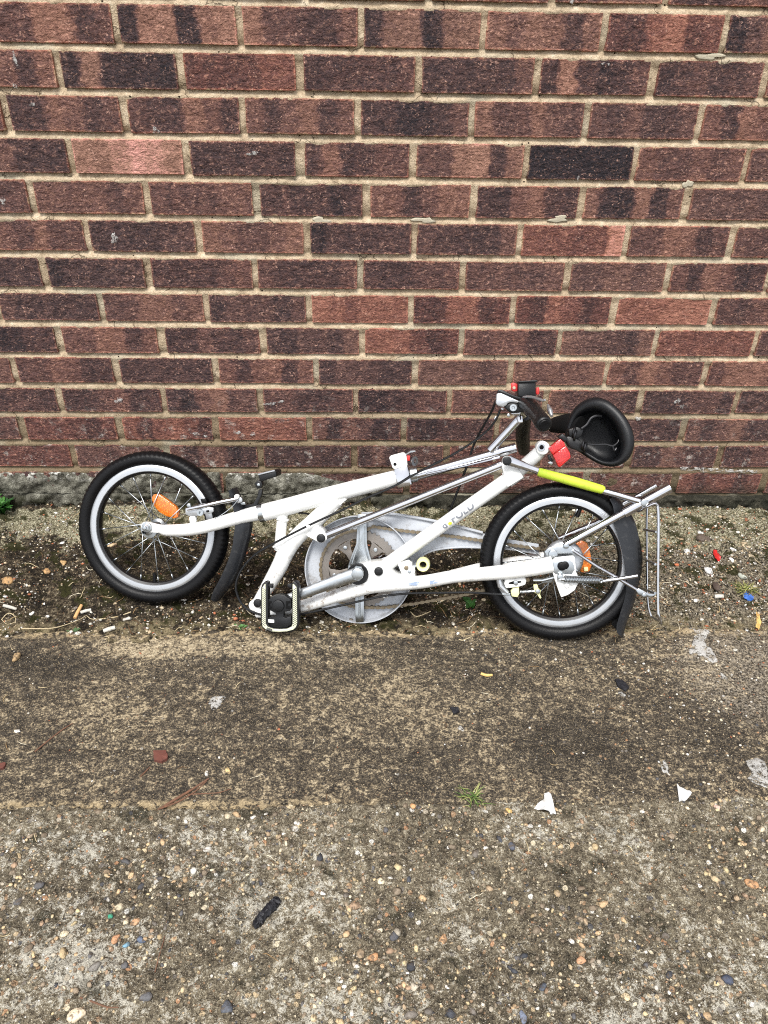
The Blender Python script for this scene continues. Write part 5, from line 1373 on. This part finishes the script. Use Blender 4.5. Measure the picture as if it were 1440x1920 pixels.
# ================================================================== GRAVEL, LITTER, WEEDS
def ico(sub):
    bm = bmesh.new(); bmesh.ops.create_icosphere(bm, subdivisions=sub, radius=1.0)
    bm.verts.index_update()
    v = np.array([tuple(q.co) for q in bm.verts]); f = np.array([[q.index for q in g_.verts] for g_ in bm.faces]); bm.free()
    return v, f
ICO1, ICO2 = ico(1), ico(2)
PAL = {'warm': [(196, 174, 136), (222, 208, 178), (178, 156, 128), (206, 176, 138), (150, 134, 114), (124, 117, 109), (234, 229, 218), (100, 99, 100), (74, 76, 82), (176, 148, 122), (212, 194, 152), (186, 176, 158), (140, 126, 108), (206, 186, 150)],
       'grit': [(226, 220, 204), (240, 238, 232), (200, 180, 148), (170, 150, 120), (120, 104, 84), (88, 74, 60), (206, 190, 160), (180, 112, 80), (140, 132, 122), (232, 226, 212)]}
def pebbles(name, n, region, size, pal, seed, sink=0.25, ic=ICO1):
    r = np.random.default_rng(seed); v0, f0 = ic; nv = len(v0)
    pts = region(r, n); n = len(pts)
    s = size[0]*np.exp(np.abs(r.normal(0, 1, n))*size[1]); s = np.minimum(s, size[2])
    # lumpy shapes: each stone is the ball cut by a few random planes
    V = np.repeat(v0[None], n, 0)
    for k in range(5):
        d = r.normal(0, 1, (n, 1, 3)); d /= np.linalg.norm(d, axis=2, keepdims=True)
        lim = r.uniform(0.35, 0.8, (n, 1)); t = (V*d).sum(2); ex = np.maximum(t-lim, 0)
        V = V-ex[..., None]*d
    sc = np.stack([r.uniform(0.8, 1.35, n), r.uniform(0.65, 1.0, n), r.uniform(0.40, 0.7, n)], 1)
    V = V*sc[:, None, :]*s[:, None, None]
    a = r.uniform(0, 6.283, n); ca, sa = np.cos(a)[:, None], np.sin(a)[:, None]
    tl = r.normal(0, 0.25, n)[:, None]
    x, y, z = V[..., 0], V[..., 1], V[..., 2]
    y, z = y*np.cos(tl)-z*np.sin(tl), y*np.sin(tl)+z*np.cos(tl)
    x, y = x*ca-y*sa, x*sa+y*ca
    gz = ground_z(pts[:, 0], pts[:, 1])
    V = np.stack([x+pts[:, 0:1], y+pts[:, 1:2], z+(gz+s*sc[:, 2]*(1-2*sink)*0.6)[:, None]], -1).reshape(-1, 3)
    Fi = (f0[None]+np.arange(n)[:, None, None]*nv).reshape(-1, 3)
    me = bpy.data.meshes.new(name)
    me.vertices.add(len(V)); me.vertices.foreach_set('co', V.astype(np.float32).ravel())
    me.loops.add(Fi.size); me.loops.foreach_set('vertex_index', Fi.ravel().astype(np.int32))
    me.polygons.add(len(Fi)); me.polygons.foreach_set('loop_start', np.arange(0, Fi.size, 3, dtype=np.int32))
    me.polygons.foreach_set('loop_total', np.full(len(Fi), 3, dtype=np.int32)); me.polygons.foreach_set('use_smooth', np.ones(len(Fi), bool))
    me.update(calc_edges=True); me.materials.append(M_STONE)
    P_ = np.array([srgb(*c) for c in PAL[pal]]); ci = r.integers(0, len(P_), n)
    col = P_[ci]; col[:, :3] *= r.uniform(0.7, 1.1, (n, 1)); add_color(me, 'tint', np.repeat(col, nv, 0))
    o = bpy.data.objects.new(name, me); link(o); return o
def reg_rect(x0, x1, y0, y1, dens=None):
    def f(r, n):
        p = np.stack([r.uniform(x0, x1, n), r.uniform(y0, y1, n)], 1)
        if dens is not None: p = p[r.random(len(p)) < dens(p[:, 0], p[:, 1])]
        return p
    return f
slab_d = lambda x, y: np.clip(0.45+fbm(x, y, 0.10, 81, 2)*1.5, 0.05, 1)
tag(pebbles('slab_pebbles', 5200, reg_rect(-0.68, 0.76, -1.30, Y_SLAB+0.004, slab_d), (0.0022, 0.55, 0.0080), 'warm', 5, 0.44), 'small orange, cream and slate pebbles set in the front concrete', 'gravel', kind='stuff')
soil_d = lambda x, y: np.clip(0.17+fbm(x, y, 0.07, 83, 2)*1.2+np.clip((x-0.35)*1.2, 0, 0.6)+np.where(y < -0.38, 0.15, 0), 0.03, 1)
tag(pebbles('verge_grit', 20000, reg_rect(-0.95, 1.06, Y_SOIL-0.01, -0.012, soil_d), (0.0015, 0.60, 0.0075), 'grit', 6, 0.30), 'white and brown grit scattered over the mossy soil by the wall', 'gravel', kind='stuff')
strip_d = lambda x, y: np.clip(0.10+np.clip((x-0.1)*1.1, 0, 0.9)*np.clip((y+0.80)*4, 0.1, 1)+fbm(x, y, 0.08, 85, 2)*0.3, 0.02, 1)
tag(pebbles('strip_grit', 5200, reg_rect(-0.74, 0.86, Y_SLAB, Y_SOIL, strip_d), (0.0010, 0.50, 0.0045), 'grit', 7, 0.30), 'fine pale grit lying on the brown concrete strip', 'gravel', kind='stuff')
# bits of straw and dead stalks on the soil
def straw(name, n, region, seed, lmin, lmax, rad):
    r = np.random.default_rng(seed); pts = region(r, n); mb = MB(); cols = []
    pal = [srgb(214, 196, 156), srgb(186, 162, 120), srgb(150, 122, 86), srgb(226, 216, 190), srgb(104, 78, 54)]
    for (x, y) in pts:
        L = r.uniform(lmin, lmax); a = r.uniform(0, 6.28); b = r.normal(0, 0.9); P_ = []
        px, py = x, y
        for k in range(5):
            z = float(ground_z(px, py)[0]); P_.append((px, py, z+rad*1.5+r.uniform(0, 0.0015)))
            px += math.cos(a)*L/4; py += math.sin(a)*L/4; a += b*0.3
        k0 = len(mb.v); mb.tube(P_, [rad*0.8, rad, rad, rad*0.9, rad*0.5], 5); c = pal[r.integers(0, len(pal))]
        cols += [c]*(len(mb.v)-k0)
    o = mb.build(name, M_STRAW, None, auto=0); add_color(o.data, 'tint', cols); return o
tag(straw('dry_stalks', 330, reg_rect(-0.9, 1.0, -0.50, -0.03, lambda x, y: np.where(y < -0.28, 1.0, 0.45)), 15, 0.006, 0.035, 0.0007), 'thin dry stalks and straw strewn on the soil by the wall', 'straw', kind='stuff')
tag(straw('strip_straw', 60, reg_rect(-0.7, 0.8, -1.2, -0.52), 16, 0.006, 0.024, 0.0006), 'short scraps of straw lying on the concrete', 'straw', kind='stuff')

def gpt(px, py, lift=0.0):
    p = on_ground(px, py); return Vector((p.x, p.y, float(ground_z(p.x, p.y)[0])+lift))
# grass and leaves
def blades(name, px, py, n, hgt, spread, seed, cols, label, cat, leaf=False, group=None, wid=0.0011):
    r = random.Random(seed); c = gpt(px, py); V = []; Fc = []; C_ = []
    for i in range(n):
        a = r.uniform(0, 6.28); ln = r.uniform(0.45, 1.0); h = hgt*r.uniform(0.5, 1.0)
        bx, by = c.x+r.gauss(0, spread*0.25), c.y+r.gauss(0, spread*0.25); bz = float(ground_z(bx, by)[0])-0.002
        dx, dy = math.cos(a), math.sin(a); k = len(V); m = 6; col = r.choice(cols)
        for j in range(m+1):
            t = j/m; w = wid*(1-t)**0.6 if not leaf else wid*(0.15+math.sin(math.pi*min(1, t*1.02))*1.0)
            x = bx+dx*spread*ln*t**1.4; y = by+dy*spread*ln*t**1.4; z = bz+h*(t-0.45*t*t)
            fold = 0.35*w
            V += [(x-dy*w, y+dx*w, z+fold), (x, y, z), (x+dy*w, y-dx*w, z+fold)]; C_ += [col]*3
        for j in range(m):
            q = k+j*3; Fc += [(q, q+1, q+4, q+3), (q+1, q+2, q+5, q+4)]
    o = mesh_obj(name, V, Fc, M_LEAF); add_color(o.data, 'tint', C_)
    return tag(o, label, cat, group)
GREEN = [srgb(92, 116, 58), srgb(70, 98, 44), srgb(122, 140, 80), srgb(150, 152, 96)]
DGREEN = [srgb(46, 88, 36), srgb(62, 110, 44), srgb(36, 70, 30)]
blades('grass_tuft', 886, 1497, 46, 0.020, 0.026, 1, GREEN, 'small green grass tuft at the joint of the front concrete slab', 'grass')
blades('grass_tuft', 553, 1155, 26, 0.020, 0.018, 2, [srgb(142, 138, 88), srgb(112, 116, 62)], 'pale grass tuft at the concrete edge left of the pedal', 'grass')
blades('grass_tuft', 1398, 1104, 60, 0.022, 0.030, 3, [srgb(140, 142, 80), srgb(104, 116, 54), srgb(164, 158, 104)], 'yellowish grass patch beside the blue plastic scrap', 'grass')
blades('weed', 2, 955, 40, 0.060, 0.034, 4, DGREEN, 'leafy green weed at the foot of the wall, left edge', 'weed', True, wid=0.0055)
blades('weed', 880, 1124, 6, 0.018, 0.024, 5, DGREEN, 'small round-leaved green weed under the chain', 'weed', True, wid=0.0080)
blades('weed', 137, 1182, 22, 0.012, 0.014, 6, [srgb(96, 116, 78), srgb(70, 96, 60)], 'tiny grey-green seedling by the strip edge below the front wheel', 'weed', True, wid=0.0024)
blades('weed', 450, 1172, 14, 0.010, 0.012, 7, [srgb(84, 124, 70)], 'tiny green seedling at the strip edge beside the pedal', 'weed', True, wid=0.0024)

def stick(name, pts, rad, mat, label, cat, group=None, n=7):
    P_ = [gpt(x, y, rad*0.9+(q[0] if q else 0)) for (x, y, *q) in pts]; mb = MB()
    mb.tube(P_, [rad*(0.75+0.25*math.sin(1.0+i)) for i in range(len(P_))], n, True, 4)
    return tag(mb.build(name, mat, None), label, cat, group)
stick('twig', [(296, 1516), (330, 1500), (362, 1480), (392, 1462)], 0.0024, M_TWIG, 'split reddish twig lying across the joint of the slab', 'twig')
stick('twig', [(300, 1521), (334, 1504), (366, 1484), (388, 1466)], 0.0014, M_TWIG, 'thin splinter lying along the split reddish twig', 'twig')
stick('twig', [(352, 1490), (380, 1488), (410, 1488), (434, 1479)], 0.0010, M_TWIG, 'thin curved twig branching off to the right of the split twig', 'twig')
stick('twig', [(66, 1412), (92, 1390), (118, 1370), (138, 1357)], 0.0013, M_TWIG, 'short straight twig on the brown strip at the left', 'twig')
stick('twig', [(263, 1458), (272, 1448), (281, 1438)], 0.0013, M_TWIG, 'stubby dark twig above the split twig', 'twig')
stick('twig', [(150, 1870), (175, 1878), (200, 1886), (222, 1888)], 0.0013, M_TWIG, 'reddish twig at the bottom left of the slab', 'twig')
stick('dead_stem', [(290, 1822), (300, 1790), (308, 1756), (312, 1725)], 0.0008, M_TWIG, 'thin reddish stem lying on the slab near the slate pebble', 'stem')
stick('dead_stem', [(40, 1178), (90, 1176), (120, 1166), (148, 1152), (160, 1146), (172, 1152), (215, 1148), (245, 1144)], 0.0012, M_STEM, 'long kinked pale dry stem beneath the front wheel', 'stem')
stick('dead_stem', [(2, 1158), (14, 1146), (26, 1152), (28, 1163), (12, 1166), (2, 1158)], 0.0011, M_STEM, 'curled loop of pale dry stem at the left edge', 'stem')
stick('dead_stem', [(1388, 1012), (1402, 1030), (1420, 1046), (1440, 1060)], 0.0009, M_STEM, 'thin dry stem on the gravel at the right edge', 'stem')
stick('dead_stem', [(998, 1148), (1010, 1152), (1024, 1154)], 0.0008, M_STEM, 'short pale stem below the rear tyre', 'stem')
stick('straw', [(770, 1140), (782, 1148), (808, 1140)], 0.0009, M_STEM, 'bent piece of pale straw below the chain', 'straw')
stick('straw', [(860, 1200), (868, 1201), (882, 1196)], 0.0010, M_STEM, 'curved pale straw on the strip below the chain', 'straw')
stick('wood_chip', [(901, 1266), (912, 1268), (923, 1268)], 0.0028, M_YLEAF, 'tan wood chip on the strip below the rear wheel', 'chip')
def butt(px0, py0, px1, py1, rad, mat, label):
    a, b = gpt(px0, py0, rad), gpt(px1, py1, rad); mb = MB(); m = a*0.55+b*0.45
    mb.tube([a, m+Vector((0, 0, 0.0006)), b], [rad, rad*1.04, rad*0.88], 12)
    return tag(mb.build('cigarette_butt', mat, None), label, 'cigarette butt', 'cigarette butts')
butt(138, 1150, 152, 1131, 0.0036, M_FILTER, 'tan cigarette butt lying below the front wheel')
butt(150, 1141, 170, 1138, 0.0034, M_CIG, 'white paper cigarette end touching the tan butt')
butt(194, 1180, 216, 1176, 0.0046, M_CIG, 'thick white cigarette end at the strip edge')
butt(6, 1135, 29, 1135, 0.0034, M_CIG, 'greyish cigarette end at the left edge by the curled stem')
butt(232, 1162, 246, 1163, 0.0030, M_CIG, 'crushed white cigarette end right of the long pale stem')
butt(1340, 1118, 1356, 1118, 0.0046, M_CIG, 'short white cigarette end left of the blue plastic scrap')
def scrap(name, poly, mat, label, cat, th=0.0012, lift=0.001, curl=0.004, seed=0, group=None):
    r = random.Random(seed); P_ = [gpt(x, y) for (x, y) in poly]; c = sum(P_, Vector())/len(P_)
    zc = max(p.z for p in P_)+lift; n = len(P_)
    ring = []
    for i, p in enumerate(P_):
        q = P_[(i+1) % n]
        for t in (0, 0.34, 0.67):
            s = p.lerp(q, t); ring.append(Vector((s.x+r.gauss(0, 0.0005), s.y+r.gauss(0, 0.0005), zc+r.uniform(-0.3, 1.0)*curl)))
    inner = [Vector((c.x+(p.x-c.x)*0.5, c.y+(p.y-c.y)*0.5, zc+0.3*curl+(p.z-zc)*0.4)) for p in ring]
    top = [ring, inner]; m = len(ring)
    V = ring+inner+[Vector((c.x, c.y, zc+0.4*curl))]; k = len(V); dn = Vector((0, 0, -th)); V = V+[v+dn for v in V]
    Fc = []
    for i in range(m):
        j = (i+1) % m
        Fc += [(i, j, m+j, m+i), (m+i, m+j, 2*m), (k+j, k+i, k+m+i, k+m+j), (k+m+j, k+m+i, k+2*m), (j, i, k+i, k+j)]
    return tag(mesh_obj(name, V, Fc, mat, None, smooth=False), label, cat, group)
scrap('paper_scrap', [(1000, 1517), (1020, 1500), (1020, 1489), (1033, 1489), (1041, 1530), (1034, 1532), (1028, 1526)], M_PAPER, 'torn white paper scrap with a notched corner on the slab joint', 'paper', curl=0.005, seed=2, th=0.0006)
scrap('paper_scrap', [(1269, 1471), (1282, 1482), (1297, 1488), (1288, 1502), (1273, 1504)], M_PAPER, 'small triangular white paper scrap at the right of the strip', 'paper', curl=0.003, seed=3, th=0.0006)
scrap('plastic_scrap', [(1394, 1113), (1400, 1108), (1404, 1114), (1413, 1118), (1412, 1125), (1404, 1122), (1395, 1119)], M_BLUE, 'crumpled bright blue plastic scrap in the grass at the right', 'plastic', curl=0.008, seed=4)
scrap('red_scrap', [(1337, 1033), (1346, 1036), (1352, 1046), (1348, 1053), (1340, 1048)], M_REDPL, 'small red plastic scrap standing on the gravel right of the rack', 'plastic', curl=0.006, seed=5)
scrap('fallen_leaf', [(1418, 1144), (1424, 1150), (1428, 1164), (1424, 1178), (1418, 1174), (1420, 1160)], M_YLEAF, 'narrow yellow fallen leaf at the right edge of the soil', 'leaf', curl=0.004, seed=6)
scrap('brick_fragment', [(288, 1412), (312, 1410), (316, 1424), (304, 1432), (290, 1428)], M_CHIP, 'flat reddish brick chip on the brown strip', 'brick chip', th=0.006, lift=0.005, curl=0.002, seed=7)
scrap('brick_fragment', [(0, 1436), (12, 1434), (10, 1444), (2, 1446)], M_CHIP, 'tiny orange brick chip at the left edge of the strip', 'brick chip', th=0.005, lift=0.004, curl=0.001, seed=8)
scrap('dark_flake', [(1152, 1276), (1166, 1278), (1180, 1292), (1172, 1298), (1158, 1290)], M_BLACKLIT, 'larger dark flake on the strip below the rack', 'flake', th=0.003, lift=0.003, curl=0.002, seed=9)
scrap('dark_flake', [(844, 1328), (858, 1328), (862, 1336), (850, 1340)], M_BLACKLIT, 'small dark brown flake in the middle of the strip', 'flake', th=0.003, lift=0.003, curl=0.002, seed=10)
# lump of black debris on the slab
mb = MB(); P_ = [gpt(x, y, 0.005) for (x, y) in ((478, 1736), (486, 1728), (498, 1716), (510, 1702), (519, 1692), (522, 1688))]
mb.tube(P_, [0.0040, 0.0066, 0.0060, 0.0070, 0.0060, 0.0030], 14, True, 6)
rr_ = random.Random(3)
for v in mb.v: v += Vector((rr_.gauss(0, 0.0012), rr_.gauss(0, 0.0012), rr_.gauss(0, 0.0012)))
tag(mb.build('black_debris', M_BLACKLIT, None), 'black crumpled lump lying on the front slab', 'debris')
# bird droppings and spilt plaster
for i, (x, y, w, h, lb) in enumerate([(405, 1317, 32, 22, 'white splash on the brown strip below the pedal'),
        (1318, 1218, 40, 46, 'large powdery white spill on the strip right of the rack'), (1312, 1186, 28, 26, 'small powdery white spill above the large one by the rack'),
        (1300, 1222, 16, 14, 'small white fleck left of the large spill'), (1355, 1269, 12, 10, 'white spot on the pale area of the strip, right'),
        (1246, 1440, 12, 26, 'long white streak above the triangular paper scrap'), (1428, 1453, 60, 44, 'white spill at the right edge of the strip'),
        (864, 1366, 10, 9, 'small round white spot in the middle of the strip'), (1165, 1302, 12, 8, 'white spot beside the larger dark flake')]):
    o = splat('white_spill', x, y, w, h, M_SPILL, None, 500+i, on='ground', th=0.0010); tag(o, lb, 'spill', 'white spills on the concrete')
# a few stones big enough to pick out
def stone(px, py, wpx, col, label, seed, flat=0.55, group='loose stones'):
    r = np.random.default_rng(seed); v0, f0 = ICO2; V = v0.copy()
    for k in range(7):
        d = r.normal(0, 1, 3); d /= np.linalg.norm(d); t = V@d; V = V-np.maximum(t-r.uniform(0.45, 0.8), 0)[:, None]*d
    c = gpt(px, py); s = wpx*mpp(c)*0.5; a = r.uniform(0, 6.28)
    V = V*np.array([1.15, 0.85, flat])*s; ca, sa = math.cos(a), math.sin(a)
    V = np.stack([V[:, 0]*ca-V[:, 1]*sa+c.x, V[:, 0]*sa+V[:, 1]*ca+c.y, V[:, 2]+c.z+s*flat*0.45], 1)
    o = mesh_obj('stone', V.tolist(), f0.tolist(), M_STONE); add_color(o.data, 'tint', [srgb(*col)]*len(V))
    return tag(o, label, 'stone', group)
for i, (x, y, w, col, lb) in enumerate([
    (208, 1022, 24, (214, 186, 150), 'pinkish stone seen through the spokes of the front wheel'), (12, 1088, 26, (176, 140, 96), 'round brown stone at the left edge of the soil'),
    (118, 1050, 18, (206, 170, 120), 'tan angular stone left of the front tyre'), (88, 1070, 16, (190, 150, 104), 'tan stone on the soil left of the front wheel'),
    (58, 1141, 11, (238, 236, 230), 'small white pebble above the curled stem'), (32, 1236, 22, (178, 150, 112), 'flat tan stone set in the strip, left'),
    (1330, 1067, 22, (240, 240, 238), 'largest white stone right of the rack'), (1288, 1032, 16, (226, 226, 222), 'white stone between the rack and the red scrap'),
    (1270, 1056, 11, (198, 118, 82), 'small round orange stone right of the rack'), (1374, 1031, 12, (238, 236, 232), 'round white pebble right of the red scrap'),
    (1372, 1049, 14, (224, 222, 218), 'flat white pebble below the red scrap'), (1394, 1075, 18, (178, 182, 170), 'pale green-grey stone above the blue scrap'),
    (1318, 1008, 30, (96, 84, 76), 'flat dark brown stone beside the red scrap'), (1345, 1098, 24, (84, 72, 66), 'dark brown stone above the white cigarette end'),
    (1305, 1124, 11, (236, 230, 220), 'white pebble left of the short cigarette end'), (388, 1451, 13, (206, 202, 194), 'grey-white pebble above the thin curved twig'),
    (428, 1446, 14, (206, 180, 130), 'cream pebble right of the split twig'), (37, 1678, 0, (0, 0, 0), ''),
    (253, 1730, 19, (198, 158, 122), 'round orange pebble on the left of the slab'), (217, 1759, 20, (196, 148, 112), 'angular orange pebble on the left of the slab'),
    (266, 1763, 18, (96, 106, 124), 'blue-grey pebble beside the angular orange one'), (177, 1813, 24, (132, 128, 122), 'curved grey flint at lower left'),
    (425, 1889, 30, (92, 96, 104), 'large slate-grey pebble at the bottom of the slab'), (273, 1872, 24, (98, 98, 100), 'dark grey pebble at the bottom left of the slab'),
    (145, 1905, 34, (224, 206, 178), 'large cream stone at the bottom left corner'), (830, 1760, 22, (204, 162, 122), 'orange pebble on the lower middle of the slab'),
    (1018, 1853, 20, (84, 90, 100), 'dark slate pebble at the lower right of the slab'), (980, 1905, 24, (120, 128, 146), 'blue-grey stone at the bottom of the slab right of centre'),
    (1360, 1840, 24, (72, 78, 94), 'dark blue pebble at the lower right'), (1408, 1658, 24, (196, 152, 112), 'large orange flint at the right edge of the slab'),
    (738, 1756, 22, (84, 84, 88), 'dark pebble with pale crust in the middle of the slab'), (1345, 1517, 14, (208, 176, 160), 'pinkish pebble below the triangular paper scrap'),
    (953, 1517, 16, (212, 178, 116), 'yellow pebble left of the notched paper scrap'), (774, 1512, 14, (204, 158, 114), 'orange pebble left of the grass tuft'),
    (700, 1795, 22, (196, 150, 110), 'brown pebble on the slab below the black lump'), (34, 1372, 12, (238, 234, 226), 'white pebble on the left of the strip'),
    (1090, 1800, 20, (196, 154, 120), 'orange triangular pebble at lower right'), (1172, 1868, 18, (216, 196, 160), 'cream pebble at lower right'),
    (960, 1586, 18, (88, 92, 102), 'small slate pebble in the middle of the slab'), (207, 1720, 13, (60, 140, 112), 'tiny green chip on the left of the slab'),
    (238, 1773, 14, (120, 158, 178), 'pale blue chip on the left of the slab')]):
    if lb: stone(x, y, w, col, lb, 700+i)
